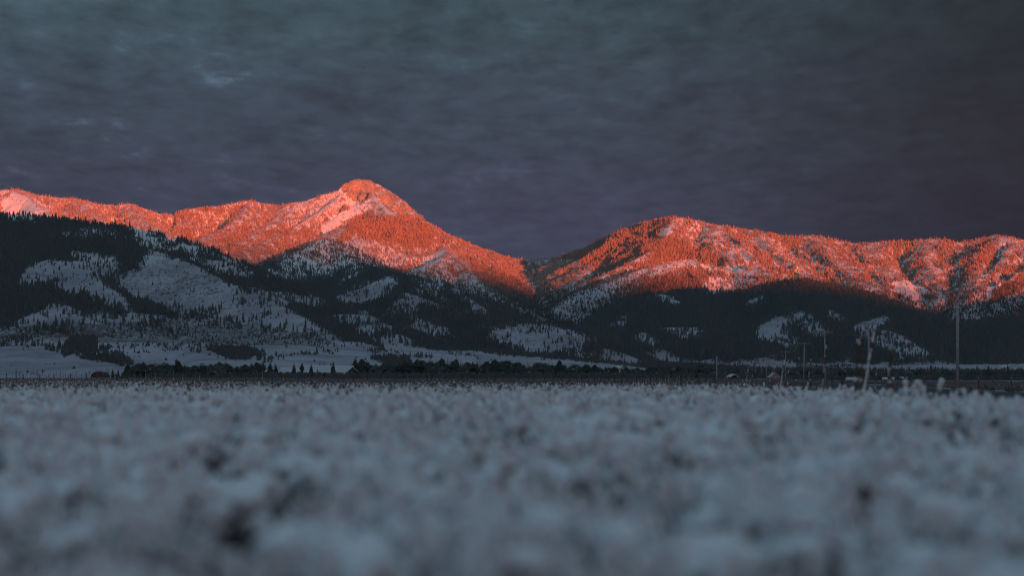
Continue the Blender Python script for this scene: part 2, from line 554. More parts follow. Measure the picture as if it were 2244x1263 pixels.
# dark foothills on the right
spine(RHILL, .42, 25, [(1660, 645, 4.25), (1690, 632, 4.2), (1720, 622, 4.15), (1750, 617, 4.1), (1800, 622, 4.1), (1850, 632, 4.05), (1900, 655, 3.9), (1960, 685, 3.7), (2020, 722, 3.5), (2080, 765, 3.2)])
spine(RHILL, .42, 25, [(1750, 617, 4.1), (1725, 680, 3.7), (1690, 740, 3.2), (1665, 785, 2.8)])
spine(RHILL, .42, 25, [(1850, 632, 4.05), (1880, 690, 3.6), (1940, 735, 3.2), (2030, 785, 2.8)])
spine(RHILL, .42, 25, [(1800, 622, 4.1), (1800, 680, 3.6), (1840, 740, 3.1)])
spine(RHILL, .42, 25, [(1660, 645, 4.25), (1600, 640, 4.2), (1520, 635, 4.2), (1450, 643, 4.1), (1385, 690, 3.7), (1330, 722, 3.4), (1285, 765, 3.0)])
spine(RHILL, .42, 25, [(1520, 635, 4.2), (1530, 705, 3.5), (1560, 770, 2.8)])
spine(RHILL, .42, 25, [(1450, 643, 4.1), (1470, 712, 3.4), (1440, 765, 2.8)])
spine(RHILL, .42, 25, [(2700, 590, 4.2), (2400, 640, 4.2), (2244, 690, 4.2), (2130, 708, 4.0), (2060, 738, 3.7), (2000, 785, 3.2)])
spine(RHILL, .42, 25, [(2244, 690, 4.2), (2200, 760, 3.4), (2150, 803, 2.8)])
# hills in the middle
spine(MHILL, .45, 40, [(1040, 748, 2.75), (1100, 724, 2.75), (1170, 712, 2.75), (1225, 722, 2.7), (1285, 758, 2.6)])
spine(MHILL, .45, 25, [(880, 722, 3.0), (920, 704, 3.0), (960, 716, 2.95), (1005, 748, 2.8)])
spine(MHILL, .45, 15, [(735, 658, 3.4), (800, 632, 3.4), (858, 610, 3.45), (872, 640, 3.3), (880, 690, 3.1)])
spine(MHILL, .45, 15, [(965, 617, 3.8), (930, 622, 3.75), (880, 650, 3.5), (835, 690, 3.2), (800, 715, 2.9)])
spine(MHILL, .45, 15, [(965, 617, 3.8), (1010, 660, 3.5), (1050, 700, 3.2)])
spine(LHILL, .45, 20, [(640, 650, 3.0), (700, 668, 2.9), (760, 688, 2.75), (800, 692, 2.65), (850, 716, 2.5), (905, 760, 2.3)])
# the near foothill on the left
spine(LHILL, .45, 20, [(-400, 455, 3.4), (0, 471, 3.3), (60, 471, 3.3), (120, 479, 3.3), (200, 491, 3.3), (280, 498, 3.3), (360, 515, 3.25), (430, 546, 3.2),
                       (500, 575, 3.15), (560, 606, 3.1), (620, 636, 3.05), (700, 666, 2.9)])
spine(LHILL, .45, 25, [(280, 498, 3.3), (300, 530, 3.1), (325, 550, 2.95), (400, 577, 2.8), (480, 612, 2.65), (560, 649, 2.5), (640, 690, 2.35), (720, 728, 2.2), (790, 754, 2.05)])
spine(LHILL, .45, 20, [(150, 500, 3.2), (140, 545, 2.9), (165, 587, 2.7), (205, 612, 2.6), (260, 650, 2.45), (310, 688, 2.3)])
spine(LHILL, .45, 25, [(0, 535, 2.95), (60, 595, 2.65), (50, 640, 2.4), (100, 666, 2.3), (150, 692, 2.15)])
spine(LHILL, .45, 25, [(-300, 520, 2.9), (-100, 620, 2.5), (0, 680, 2.3)])
# low snow hills
spine(LOW, .22, 60, [(-300, 745, 1.35), (0, 761, 1.35), (60, 759, 1.33), (110, 768, 1.3), (180, 783, 1.27), (240, 797, 1.22), (280, 807, 1.15)])
spine(LOW, .22, 60, [(170, 783, 1.6), (250, 765, 1.65), (330, 757, 1.7), (400, 757, 1.7), (470, 775, 1.65), (520, 799, 1.55)])
spine(LOW, .22, 40, [(-200, 735, 1.72), (0, 745, 1.7), (50, 741, 1.7), (95, 762, 1.62), (135, 778, 1.55)])
spine(LOW, .10, 60, [(540, 790, 1.75), (640, 770, 1.85), (760, 768, 1.9), (880, 780, 1.85)])

_pxc = np.arange(-300, 2560, 3.25)
_rows = np.concatenate([np.arange(560, 1150, 15), np.arange(1150, 2200, 8), np.arange(2200, 4300, 6.5),
                        np.arange(4300, 6000, 6.0), np.arange(6000, 6500, 12), np.arange(6500, 6850, 50)]).astype(float)
NR, NC = len(_rows), len(_pxc)
TX = (_pxc[None, :] - CX) / F * _rows[:, None]
TY = np.repeat(_rows[:, None], NC, 1)
PXG = np.repeat(_pxc[None, :], NR, 0)
APR = np.interp(_pxc, [-400, 0, 450, 700, 900, 1120, 1400, 1700, 2244, 2700], [47, 46, 44, 38, 28, 20, 11, 9, 9, 9])
_ap = np.clip((_rows - 1100) / 1000, 0, None)
BASE = APR[None, :] * (np.minimum(_ap, 1.0) ** 1.4 + 1.2 * np.maximum(_ap - 1, 0))[:, None]
BASE = BASE + gz(TX, TY) * (1 - sstep(TY, 700, 1000)) + 0.03
BASE = BASE + sstep(TY, 1000, 1700) * 2.2 * fbm(TX, TY, 240, 3)
H = BASE.copy()
OWN = np.full((NR, NC), FLOOR, np.int8)
DMIN = np.full((NR, NC), 400.0)
for g, s, r, pts in SP:
    for (x0, y0, z0), (x1, y1, z1) in zip(pts[:-1], pts[1:]):
        reach = max(z0, z1) / s + 30
        i0 = np.searchsorted(_rows, min(y0, y1) - reach); i1 = np.searchsorted(_rows, max(y0, y1) + reach)
        ya = max(min(y0, y1) - reach, 560)
        j0 = np.searchsorted(_pxc, min(CX + (min(x0, x1) - reach) / ya * F, CX + (min(x0, x1) - reach) / (max(y0, y1) + reach) * F))
        j1 = np.searchsorted(_pxc, max(CX + (max(x0, x1) + reach) / ya * F, CX + (max(x0, x1) + reach) / (max(y0, y1) + reach) * F))
        if i1 <= i0 or j1 <= j0: continue
        sl = (slice(i0, i1), slice(j0, j1))
        X, Y = TX[sl], TY[sl]
        ex, ey = x1 - x0, y1 - y0
        L2 = ex * ex + ey * ey
        t = np.clip(((X - x0) * ex + (Y - y0) * ey) / L2, 0, 1)
        d = np.hypot(X - x0 - t * ex, Y - y0 - t * ey)
        h = z0 + t * (z1 - z0) - s * (np.sqrt(d * d + r * r) - r)
        h = h + 0.00016 * np.minimum(d, 700) ** 2 * s      # slopes ease out at their foot
        up = h > H[sl]
        H[sl] = np.where(up, h, H[sl])
        OWN[sl] = np.where(up, g, OWN[sl])
        DMIN[sl] = np.where(up, d, DMIN[sl])
# gullies and small relief, fading out on the crests
rel = np.clip((H - BASE) / 120, 0, 1) * np.clip(DMIN / 70, 0.0, 1) * np.where(OWN == LHILL, .45, 1.0)
mtn = (OWN <= MHILL)
ridged = 1 - np.abs(fbm(TX, TY * 0.75, 300, 4, 0.5)) * 2.2
H = H + np.where(mtn, rel * (ridged - 0.6) * 26, 0)
rid2 = 1 - np.abs(fbm(TX * 1.1 + 400, TY * 0.5, 130, 4, 0.55)) * 2.2
H = H + np.where((OWN == PEAK) | (OWN == RANGE), rel * (rid2 - 0.6) * 13, 0)
H = H + np.where(mtn, rel * 7.0 * fbm(TX, TY, 70, 3, 0.55), 0)
H = H + np.where(OWN == LOW, 1.2 * fbm(TX, TY, 90, 3), 0)


def paint(px, py, polys, out):
    for val, poly in polys:
        p = np.array(poly, float)
        m = (px >= p[:, 0].min()) & (px <= p[:, 0].max()) & (py >= p[:, 1].min()) & (py <= p[:, 1].max())
        idx = np.nonzero(m.ravel())[0]
        if not len(idx): continue
        x, y = px.ravel()[idx], py.ravel()[idx]
        ins = np.zeros(len(idx), bool)
        for (ax, ay), (bx, by) in zip(p, np.roll(p, -1, 0)):
            if ay == by: continue
            c = ((ay > y) != (by > y)) & (x < (bx - ax) * (y - ay) / (by - ay) + ax)
            ins ^= c
        out.ravel()[idx[ins]] = val
    return out


PY = HOR - F * (H - HC) / TY


def on_slope(px, py):
    j = int(np.clip((px - _pxc[0]) / 3.25, 0, NC - 1))
    i = int(np.argmax(PY[:, j] <= py + .01))
    return TX[i, j], TY[i, j]


CARVE = [(13, 7, [(792, 397), (770, 425), (748, 440)]), (12, 6, [(804, 405), (778, 430), (752, 450), (735, 463)]), (11, 6, [(786, 424), (766, 446), (735, 470), (704, 486)]),
         (9, 6, [(826, 402), (818, 425), (812, 440)]), (10, 6, [(908, 462), (918, 475), (912, 490)]), (9, 7, [(640, 452), (628, 465), (610, 478)]), (9, 7, [(575, 446), (560, 462), (548, 480)]),
         (8, 7, [(870, 500), (878, 512), (872, 522)]), (20, 16, [(1452, 530), (1400, 562), (1340, 590), (1290, 605)]), (24, 15, [(2204, 533), (2180, 560), (2152, 592)]),
         (18, 16, [(2235, 575), (2205, 600), (2170, 622)]), (10, 10, [(385, 470), (378, 490), (360, 505)]), (9, 9, [(250, 450), (262, 470), (280, 488)]), (8, 9, [(450, 458), (440, 480), (420, 500)]),
         (8, 9, [(700, 440), (672, 462), (640, 478)]), (9, 10, [(1650, 520), (1690, 560), (1740, 605)]), (9, 10, [(1580, 510), (1620, 545), (1665, 590)]), (9, 10, [(1760, 530), (1800, 570), (1850, 615)]),
         (9, 10, [(1870, 545), (1895, 580), (1935, 625)]), (9, 10, [(1960, 545), (1985, 590), (2010, 630)])]
for dep, wd_, line in CARVE:
    q = [on_slope(*p) for p in line]
    for (x0, y0), (x1, y1) in zip(q[:-1], q[1:]):
        i0, i1 = np.searchsorted(_rows, (min(y0, y1) - 60, max(y0, y1) + 60))
        X, Y = TX[i0:i1], TY[i0:i1]
        L2 = (x1 - x0) ** 2 + (y1 - y0) ** 2 + 1e-6
        t = np.clip(((X - x0) * (x1 - x0) + (Y - y0) * (y1 - y0)) / L2, 0, 1)
        d2 = (X - x0 - t * (x1 - x0)) ** 2 + (Y - y0 - t * (y1 - y0)) ** 2
        H[i0:i1] -= dep * .75 * np.exp(-d2 / wd_ ** 2)
PY = HOR - F * (H - HC) / TY
# where trees stand: traced once from the photograph, then carried by the slopes themselves
wob = 1.0 / 1.0
wx = PXG + 7 * fbm(TX, H * 2 + TY, 45, 3) + 5 * fbm(TX + 900, H * 2 + TY, 14, 2)
wy = PY + 6 * fbm(TX - 500, H * 2 + TY, 40, 3) + 5 * fbm(TX + 300, H * 2 + TY, 13, 2)
DEF = np.array([.66, .70, 1.0, 1.0, .9, .02, .01])
DENS = DEF[OWN]
D, MM = 1.0, .6
FOREST_POLYS = [
    # --- back range: lower flanks heavier with trees
    (.75, [(380, 500), (480, 500), (620, 500), (720, 510), (700, 545), (560, 590), (430, 560)]),
    (.45, [(0, 420), (60, 425), (110, 455), (130, 480), (0, 470)]),
    (.03, [(5, 440), (40, 424), (62, 438), (95, 468), (60, 476), (0, 470)]),
    (.5, [(640, 450), (735, 425), (760, 440), (700, 480), (640, 500), (620, 480)]),
    (.04, [(700, 500), (730, 475), (775, 455), (795, 470), (770, 482), (735, 500), (715, 525), (705, 522)]),
    (.10, [(745, 415), (790, 384), (845, 402), (915, 460), (955, 498), (900, 478), (830, 470), (780, 462), (740, 440)]),
    (.92, [(765, 490), (790, 478), (880, 475), (930, 483), (955, 520), (940, 545), (880, 535), (800, 522), (740, 540), (725, 545)]),
    (.40, [(740, 540), (780, 512), (800, 530), (850, 540), (900, 568), (940, 563), (965, 548), (930, 578), (880, 583), (840, 592), (800, 580), (760, 555)]),
    (.20, [(885, 600), (920, 580), (960, 550), (978, 552), (965, 570), (930, 592)]),
    (.72, [(975, 515), (1060, 545), (1130, 566), (1215, 566), (1240, 600), (1215, 680), (1110, 660), (1040, 610), (985, 560)]),
    (.85, [(1020, 560), (1100, 600), (1160, 640), (1190, 680), (1110, 665), (1050, 620)]),
    (.70, [(1215, 566), (1280, 560), (1320, 600), (1290, 630), (1220, 670)]),
    # --- right hand mountain
    (.88, [(1215, 562), (1300, 530), (1400, 486), (1470, 470), (1468, 505), (1440, 545), (1330, 600), (1290, 590), (1260, 575)]),
    (.03, [(1445, 512), (1472, 492), (1470, 515), (1440, 520)]),
    (.90, [(1440, 545), (1470, 515), (1500, 540), (1560, 560), (1640, 610), (1560, 590), (1500, 570), (1420, 580)]),
    (.52, [(1480, 480), (1520, 485), (1620, 540), (1680, 590), (1640, 600), (1560, 545), (1500, 520)]),
    (.62, [(1640, 505), (1700, 530), (1780, 560), (1800, 600), (1720, 590), (1650, 540)]),
    (.06, [(1585, 588), (1610, 585), (1655, 605), (1600, 602)]),
    (.66, [(1800, 560), (2000, 560), (2100, 590), (2060, 650), (1950, 660), (1850, 620)]),
    (.12, [(1950, 622), (1985, 612), (2040, 645), (2010, 655), (1975, 660)]),
    (.80, [(2110, 530), (2180, 520), (2190, 540), (2140, 600), (2110, 590)]),
    (.5, [(2195, 520), (2244, 525), (2244, 590), (2200, 580), (2180, 560)]),
    # --- shaded spur below it
    (.40, [(1211, 685), (1240, 662), (1300, 635), (1360, 610), (1410, 590), (1425, 592), (1400, 608), (1345, 640), (1320, 668), (1280, 702), (1260, 708), (1230, 702)]),
    (.30, [(1410, 620), (1430, 590), (1480, 573), (1520, 571), (1560, 582), (1640, 612), (1600, 602), (1540, 592), (1490, 588), (1460, 600)]),
    (1.0, [(1425, 612), (1470, 605), (1520, 600), (1600, 625), (1540, 660), (1400, 650), (1330, 680)]),
    (.38, [(1530, 617), (1560, 608), (1620, 612), (1680, 620), (1640, 632), (1600, 642), (1560, 648), (1540, 636)]),
    # --- near foothill, left
    (.55, [(110, 512), (160, 507), (230, 503), (282, 522), (230, 517), (170, 523)]),
    (.42, [(290, 500), (340, 508), (400, 530), (440, 550), (500, 575), (562, 605), (540, 612), (470, 597), (430, 578), (400, 556), (360, 547), (300, 538), (288, 520)]),
    (.30, [(145, 555), (200, 558), (240, 563), (268, 580), (240, 602), (225, 612), (195, 600), (165, 585)]),
    (.08, [(90, 575), (150, 574), (160, 588), (120, 610), (75, 625), (38, 624), (55, 598)]),
    (.06, [(148, 596), (165, 588), (205, 610), (250, 643), (302, 676), (290, 686), (250, 670), (190, 652), (125, 634), (122, 622)]),
    (.045, [(324, 551), (355, 556), (410, 579), (470, 610), (520, 634), (560, 648), (600, 666), (660, 697), (730, 733), (640, 722), (520, 708), (450, 692),
           (400, 684), (330, 664), (290, 652), (262, 628), (247, 612), (300, 592), (316, 572)]),
    (.60, [(412, 668), (450, 665), (482, 690), (495, 707), (440, 702)]),
    (.55, [(250, 605), (300, 590), (310, 600), (270, 612)]),
    (1.0, [(500, 655), (520, 655), (545, 672), (530, 676)]),
    (1.0, [(243, 602), (262, 628), (300, 662), (322, 688), (308, 690), (270, 655), (245, 635)]),
    (.50, [(10, 728), (60, 697), (110, 668), (150, 670), (200, 690), (330, 692), (420, 702), (330, 714), (200, 716), (60, 730)]),
    (.30, [(540, 630), (600, 638), (660, 640), (700, 655), (722, 666), (690, 674), (640, 670), (600, 668), (560, 650)]),
    (.40, [(725, 690), (760, 692), (795, 685), (850, 713), (892, 744), (908, 758), (870, 760), (820, 740), (770, 722), (730, 702)]),
    (.25, [(565, 658), (600, 675), (640, 695), (690, 716), (735, 738), (700, 742), (640, 728), (560, 718)]),
    (.24, [(0, 730), (200, 716), (400, 706), (560, 716), (720, 740), (760, 752), (560, 752), (400, 745), (200, 742), (0, 742)]),
    # --- middle hills
    (.48, [(709, 524), (737, 545), (792, 584), (770, 592), (712, 606), (677, 606), (610, 614), (578, 604), (649, 548)]),
    (1.0, [(560, 607), (640, 620), (700, 612), (780, 596), (860, 592), (880, 602), (800, 612), (735, 652), (720, 655), (640, 648), (560, 628)]),
    (.38, [(737, 624), (765, 600), (797, 592), (790, 602), (760, 618)]),
    (.20, [(731, 652), (790, 632), (850, 610), (864, 625), (855, 642), (800, 671), (775, 666)]),
    (.50, [(836, 690), (880, 651), (930, 622), (965, 619), (970, 640), (965, 667), (930, 662), (900, 677), (850, 692)]),
    (.42, [(945, 612), (965, 600), (988, 594), (1005, 640), (1062, 680), (1065, 690), (1040, 682), (1010, 652), (985, 622), (960, 622)]),
    (.30, [(877, 723), (910, 705), (940, 712), (975, 725), (1002, 746), (980, 746), (930, 731), (905, 723)]),
    (.17, [(1058, 740), (1100, 722), (1170, 711), (1212, 719), (1262, 735), (1284, 752), (1272, 776), (1200, 776), (1130, 769), (1100, 757)]),
    (.40, [(1270, 775), (1310, 778), (1360, 785), (1392, 799), (1340, 794), (1290, 786)]),
    # --- openings in the dark hills on the right
    (.30, [(1436, 647), (1460, 647), (1476, 655), (1492, 673), (1460, 669)]),
    (.15, [(1636, 661), (1650, 654), (1667, 656), (1662, 669), (1645, 671)]),
    (.45, [(1336, 716), (1362, 696), (1387, 705), (1350, 721)]),
    (.25, [(1391, 734), (1405, 729), (1442, 755), (1430, 762), (1400, 751)]),
    (.40, [(1443, 717), (1480, 721), (1520, 719), (1542, 725), (1530, 741), (1500, 746), (1470, 736)]),
    (.02, [(1660, 721), (1690, 702), (1733, 694), (1724, 717), (1705, 731), (1682, 757), (1660, 742)]),
    (.40, [(1688, 737), (1720, 727), (1752, 740), (1747, 756), (1725, 767), (1700, 752)]),
    (.24, [(1740, 682), (1762, 689), (1792, 699), (1802, 720), (1820, 742), (1780, 742), (1755, 717), (1738, 702)]),
    (.90, [(1757, 692), (1766, 696), (1790, 730), (1780, 732)]),
    (.90, [(1780, 696), (1790, 700), (1812, 728), (1803, 727)]),
    (.30, [(1816, 679), (1840, 689), (1847, 709), (1830, 707), (1812, 690)]),
    (.12, [(1866, 719), (1900, 705), (1940, 695), (1947, 703), (1922, 720), (1902, 746), (1868, 759), (1880, 731)]),
    (.28, [(1912, 746), (1945, 725), (1975, 739), (2040, 776), (2020, 787), (1985, 786), (1950, 769), (1918, 761)]),
    (.90, [(1945, 745), (1990, 760), (2000, 772), (1960, 760)]),
    (.50, [(2040, 640), (2100, 660), (2150, 650), (2170, 620), (2244, 625), (2244, 662), (2160, 697), (2130, 712), (2100, 700), (2070, 680)]),
    (1.0, [(2165, 640), (2244, 610), (2244, 632), (2160, 672)]),
    (.03, [(2162, 630), (2178, 628), (2172, 655), (2158, 668)]),
    (.50, [(1985, 650), (2062, 664), (2070, 682), (2010, 682)]),
    # --- clumps on the low snow country
    (1.0, [(150, 745), (175, 738), (208, 740), (212, 765), (185, 778), (140, 772), (112, 768), (140, 760)]),
    (1.0, [(100, 766), (150, 770), (200, 768), (245, 762), (215, 776), (190, 785), (140, 780)]),
    (1.0, [(185, 782), (250, 781), (285, 790), (290, 800), (262, 803), (225, 795)]),
    (.45, [(0, 738), (60, 737), (110, 760), (145, 776), (100, 769), (50, 751), (0, 750)]),
    (.40, [(0, 757), (60, 754), (110, 763), (180, 778), (240, 793), (285, 803), (240, 798), (180, 785), (110, 770), (60, 760), (0, 763)]),
    (.30, [(170, 783), (250, 763), (330, 754), (400, 754), (400, 760), (330, 760), (250, 769), (180, 787)]),
    (.22, [(230, 776), (330, 764), (420, 766), (500, 790), (420, 774), (330, 772), (260, 780)]),
    (.55, [(560, 799), (600, 784), (660, 776), (735, 770), (735, 773), (660, 780), (600, 790), (565, 803)]),
    (.45, [(880, 779), (950, 782), (945, 787), (880, 784)]),
    (.40, [(968, 769), (1020, 777), (1065, 785), (1040, 786), (990, 779)]),
    (.25, [(600, 748), (760, 756), (900, 776), (760, 764), (620, 756)]),
    (.35, [(430, 745), (560, 752), (700, 760), (560, 758), (430, 751)]),
    (.8, [(0, 750), (40, 744), (58, 750), (30, 758), (0, 760)]),
    (.6, [(400, 752), (470, 762), (520, 785), (500, 790), (450, 766)]),
    (.9, [(178, 783), (225, 782), (280, 788), (285, 800), (240, 797)]),
    (1.0, [(445, 767), (500, 764), (555, 763), (565, 775), (540, 790), (500, 786), (470, 775)]),
    (1.0, [(730, 741), (790, 742), (812, 759), (770, 757), (740, 751)]),
    (.8, [(660, 739), (730, 745), (730, 750), (690, 748)]),
    (.7, [(800, 768), (850, 766), (852, 773), (815, 774)]),
    (1.0, [(810, 787), (850, 783), (895, 785), (900, 798), (850, 800)]),
    (.7, [(560, 776), (575, 772), (582, 786), (562, 792)]),
    (1.0, [(930, 765), (980, 752), (1060, 735), (1110, 757), (1200, 778), (1290, 785), (1400, 804), (1290, 792), (1120, 779), (1040, 771)]),
    (1.0, [(1380, 800), (1450, 795), (1600, 806), (1700, 812), (2244, 818), (2244, 832), (1600, 826), (1440, 812)]),
    (.03, [(1300, 778), (1330, 776), (1400, 790), (1385, 800), (1330, 793)]),
    (.05, [(1412, 774), (1440, 778), (1480, 789), (1565, 800), (1500, 801), (1450, 794), (1415, 786)]),
    (.20, [(1520, 792), (1572, 797), (1612, 806), (1560, 800)]),
    (.03, [(1628, 798), (1700, 793), (1752, 800), (1700, 810), (1650, 804)]),
    (.25, [(1740, 804), (1870, 802), (1872, 808), (1740, 810)]),
    (.03, [(1965, 804), (2030, 800), (2075, 807), (2142, 812), (2080, 819), (2030, 810)]),
    (.05, [(2195, 811), (2244, 811), (2244, 816), (2195, 815)]),
]
paint(wx, wy, FOREST_POLYS, DENS)
runmax = np.maximum.accumulate((H - HC) / TY, axis=0)
hid = (runmax - (H - HC) / TY) * F          # pixels below the line of sight
clump = 0.5 + 0.9 * np.where(OWN <= RANGE, fbm(TX, TY * .7, 26, 3, .6), fbm(TX, TY, 60, 3))
soft = DENS.copy()
for _ in range(3):                                     # woods thin out towards their edges
    for ax, n_ in ((0, 3), (1, 2)):
        acc = sum(np.roll(soft, k, ax) for k in range(-n_, n_ + 1)) / (2 * n_ + 1)
        soft = acc
DENS = np.where((OWN == LOW) | (OWN == FLOOR) | (OWN <= RANGE), DENS, np.where(DENS <= .07, np.maximum(np.where(soft < .17, DENS, soft * .8), DENS), np.minimum(soft, DENS + .1)))
DE = np.where((DENS > .07) & (DENS < .97), np.clip(DENS + (clump - .55) * np.where(OWN <= RANGE, 2.0, 3.4) * DENS * (1 - DENS), 0, 1), DENS)
ROCK = np.zeros_like(H)
paint(wx, wy, [(.45, [(640, 440), (740, 412), (760, 440), (690, 470), (640, 470)]),
               (.30, [(380, 455), (560, 432), (640, 445), (600, 490), (420, 500)]),
               (.35, [(230, 445), (300, 443), (370, 465), (330, 490), (240, 480)]),
               (1.0, [(744, 410), (768, 390), (790, 384), (845, 402), (880, 430), (860, 445), (820, 430), (800, 445), (770, 435)]),
               (.62, [(800, 440), (860, 440), (915, 460), (955, 498), (900, 478), (830, 470)]),
               (.72, [(815, 392), (845, 403), (905, 452), (955, 499), (905, 478), (860, 468), (835, 440), (810, 420)]),
               (1.0, [(870, 495), (900, 488), (925, 497), (915, 512), (880, 512)]),
               (1.0, [(905, 462), (930, 466), (950, 490), (925, 482)]),
               (.8, [(1150, 580), (1270, 572), (1300, 600), (1240, 640), (1180, 630)])], ROCK)
SAGE = np.where((OWN == LOW) | (OWN == FLOOR), 0.22, 0.30) + 0.3 * fbm(TX, TY, 260, 3) + np.where(OWN == LOW, .35 * sstep(DMIN, 70, 190), 0)
SG2 = SAGE.copy()
paint(wx, wy, [(0.85, [(0, 718), (200, 708), (400, 700), (560, 710), (720, 738), (700, 760), (560, 755), (400, 752), (200, 750), (0, 745)]),
               (0.15, [(0, 765), (60, 762), (180, 785), (270, 806), (270, 825), (0, 825)]),
               (0.10, [(560, 770), (900, 775), (1400, 806), (1300, 815), (560, 812)])], SAGE)
SAGE = SAGE + .25 * fbm(TX + 700, TY, 120, 3)
# broken cliffs where the rock is bare
cl = np.clip(ROCK, 0, 1) * np.clip(DMIN / 30, 0.25, 1)
CLF = cl * (13.0 * (1 - np.abs(fbm(TX + .5 * TY, TY * 0.5 + H, 60, 5, 0.62)) * 2.4) - 6.0) * np.clip(DMIN / 22, .35, 1)
H = H + np.where(DMIN < 45, np.minimum(CLF, .6) * 1.7, CLF * 1.15)
FLOORC = DE.copy()
# the skyline of the high range, worn to the outline it has from the valley
sk = []
for g_, s_, r_, pts_ in SP[:5]: sk += [(CX + x / y * F, HOR - F * (z - HC) / y) for x, y, z in pts_]
sk = np.array(sorted(sk))
jag = np.interp(_pxc, [600, 680, 740, 960, 1000], [.4, 2.0, 2.6, 2.6, .4])
SKYPY = np.interp(_pxc, sk[:, 0], sk[:, 1]) + .6 * jag * fbm(_pxc * 1.0, _pxc * 0 + 5.0, 26, 3, .6)
H = np.minimum(H, HC + TY * (HOR - SKYPY[None, :]) / F)


idx = np.arange(NR * NC).reshape(NR, NC)
Q = np.stack([idx[:-1, :-1], idx[:-1, 1:], idx[1:, 1:], idx[1:, :-1]], -1).reshape(-1, 4)
QO = OWN[:-1, :-1].ravel()
V = np.stack([TX, TY, H], -1).reshape(-1, 3)
NAMES = {PEAK: ('mountain', 'snowy mountain with the pointed rocky summit, its upper half lit orange', 'mountain'),
         RANGE: ('mountain_range', 'long rounded tree-covered mountain right of the pass, glowing orange along its top', 'mountain'),
         RHILL: ('forested_hill', 'dark forested foothills below the rounded mountain, with small snow openings', 'hill'),
         LHILL: ('foothill', 'big shaded foothill on the left with open snow slopes and dark woods', 'hill'),
         MHILL: ('hill', 'shaded wooded hills in front of the pointed summit', 'hill'),
         LOW: ('snow_hill', 'low smooth snow hills behind the red barn', 'hill'),
         FLOOR: ('snow_plain', 'gently rising snow plain behind the row of trees', 'terrain')}
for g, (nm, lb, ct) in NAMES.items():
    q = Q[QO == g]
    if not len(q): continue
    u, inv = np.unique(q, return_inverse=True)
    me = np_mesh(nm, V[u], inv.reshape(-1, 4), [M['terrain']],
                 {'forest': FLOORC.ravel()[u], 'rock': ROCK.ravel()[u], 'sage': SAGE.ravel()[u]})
    tag(link(nm, me), lb, ct, kind='structure')


def tz(px, Y):
    """terrain height at photo column px and distance Y"""
    i = np.clip(np.searchsorted(_rows, Y) - 1, 0, NR - 2)
    j = int(np.clip((px - _pxc[0]) / 3.25, 0, NC - 2))
    t = (Y - _rows[i]) / (_rows[i + 1] - _rows[i])
    return float(H[i, j] * (1 - t) + H[i + 1, j] * t)


def spot(px, Y):
    """point on the ground at photo column px, distance Y"""
    X = (px - CX) / F * Y
    return Vector((X, Y, tz(px, Y) if Y > 575 else float(gz(X, Y))))


# ------------------------------------------------------------------ valley floor, road, unseen shadow-casting western range
gx = np.concatenate([-np.geomspace(12500, 90, 22), np.arange(-80, 130, 2.5), np.geomspace(135, 17000, 24)])
gy = np.concatenate([-np.geomspace(14000, 12, 24), np.arange(-10, 260, 3.0), np.arange(262, 575, 9.0), [575.0]])
GX, GY = np.meshgrid(gx, gy)
GZ = gz(GX, GY) - 0.004
gi = np.arange(GX.size).reshape(GX.shape)
gq = np.stack([gi[:-1, :-1], gi[:-1, 1:], gi[1:, 1:], gi[1:, :-1]], -1).reshape(-1, 4)
tag(link('ground', np_mesh('ground', np.stack([GX, GY, GZ], -1).reshape(-1, 3), gq, [M['ground']])),
    'flat valley floor of brown grass patched with snow', 'ground', kind='structure')

rb = MB()
ys = list(np.arange(-60, 900, 12.0))
for a, b_ in zip(ys[:-1], ys[1:]):
    za, zb = 0.05, 0.05
    rb.face([(roadl(a), a, za), (roadr(a), a, za), (roadr(b_), b_, zb), (roadl(b_), b_, zb)])
    for e, sg in ((roadl, -1), (roadr, 1)):
        p = [(e(a), a, za), (e(b_), b_, zb), (e(b_) + sg * 1.2, b_, -0.35), (e(a) + sg * 1.2, a, -0.35)]
        rb.face(p if sg < 0 else p[::-1])
tag(rb.build('road', M['asphalt']), 'dark narrow country road beside the utility poles', 'road', kind='structure')

# unseen range added behind the camera, its crest shaped to throw the evening shadow
TGT = [(-700, 370), (100, 335), (450, 300), (700, 278), (1000, 240), (1250, 148), (1500, 160), (1700, 140), (2000, 120), (2150, 155), (2500, 180), (3300, 160)]
YW = -11000.0
tn = math.tan(SUN_EL) / math.cos(math.pi - SUN_AZ)
kx = math.tan(math.pi - SUN_AZ)
prof = sorted([((p - CX) / F * 5500 + (5500 - YW) * kx, z + (5500 - YW) * tn) for p, z in TGT])
wxs = np.arange(-2500, 16500, 60.0)
crest_w = np.interp(wxs, [p[0] for p in prof], [p[1] for p in prof]) + 7 * fbm(wxs, wxs * 0, 500, 2) + 4 * fbm(wxs, wxs * 0 + 40, 140, 3)
crest_w = np.where(wxs < prof[0][0], np.interp(wxs, [-2500, prof[0][0]], [760, prof[0][1]]), crest_w)
offs = np.array([-2600, -1900, -1300, -800, -400, -150, -40, 0, 40, 150, 400, 800, 1300, 1900, 2600.0])
WX, WO = np.meshgrid(wxs, offs)
WZ = np.maximum(crest_w[None, :] * (1 - (np.abs(WO) / 2600) ** 0.85), -1) + np.where(np.abs(WO) > 10, 25 * fbm(WX, WO, 500, 3), 0) * (np.abs(WO) < 2500)
wi = np.arange(WX.size).reshape(WX.shape)
wq = np.stack([wi[:-1, :-1], wi[:-1, 1:], wi[1:, 1:], wi[1:, :-1]], -1).reshape(-1, 4)
z0 = np.zeros(WX.size)
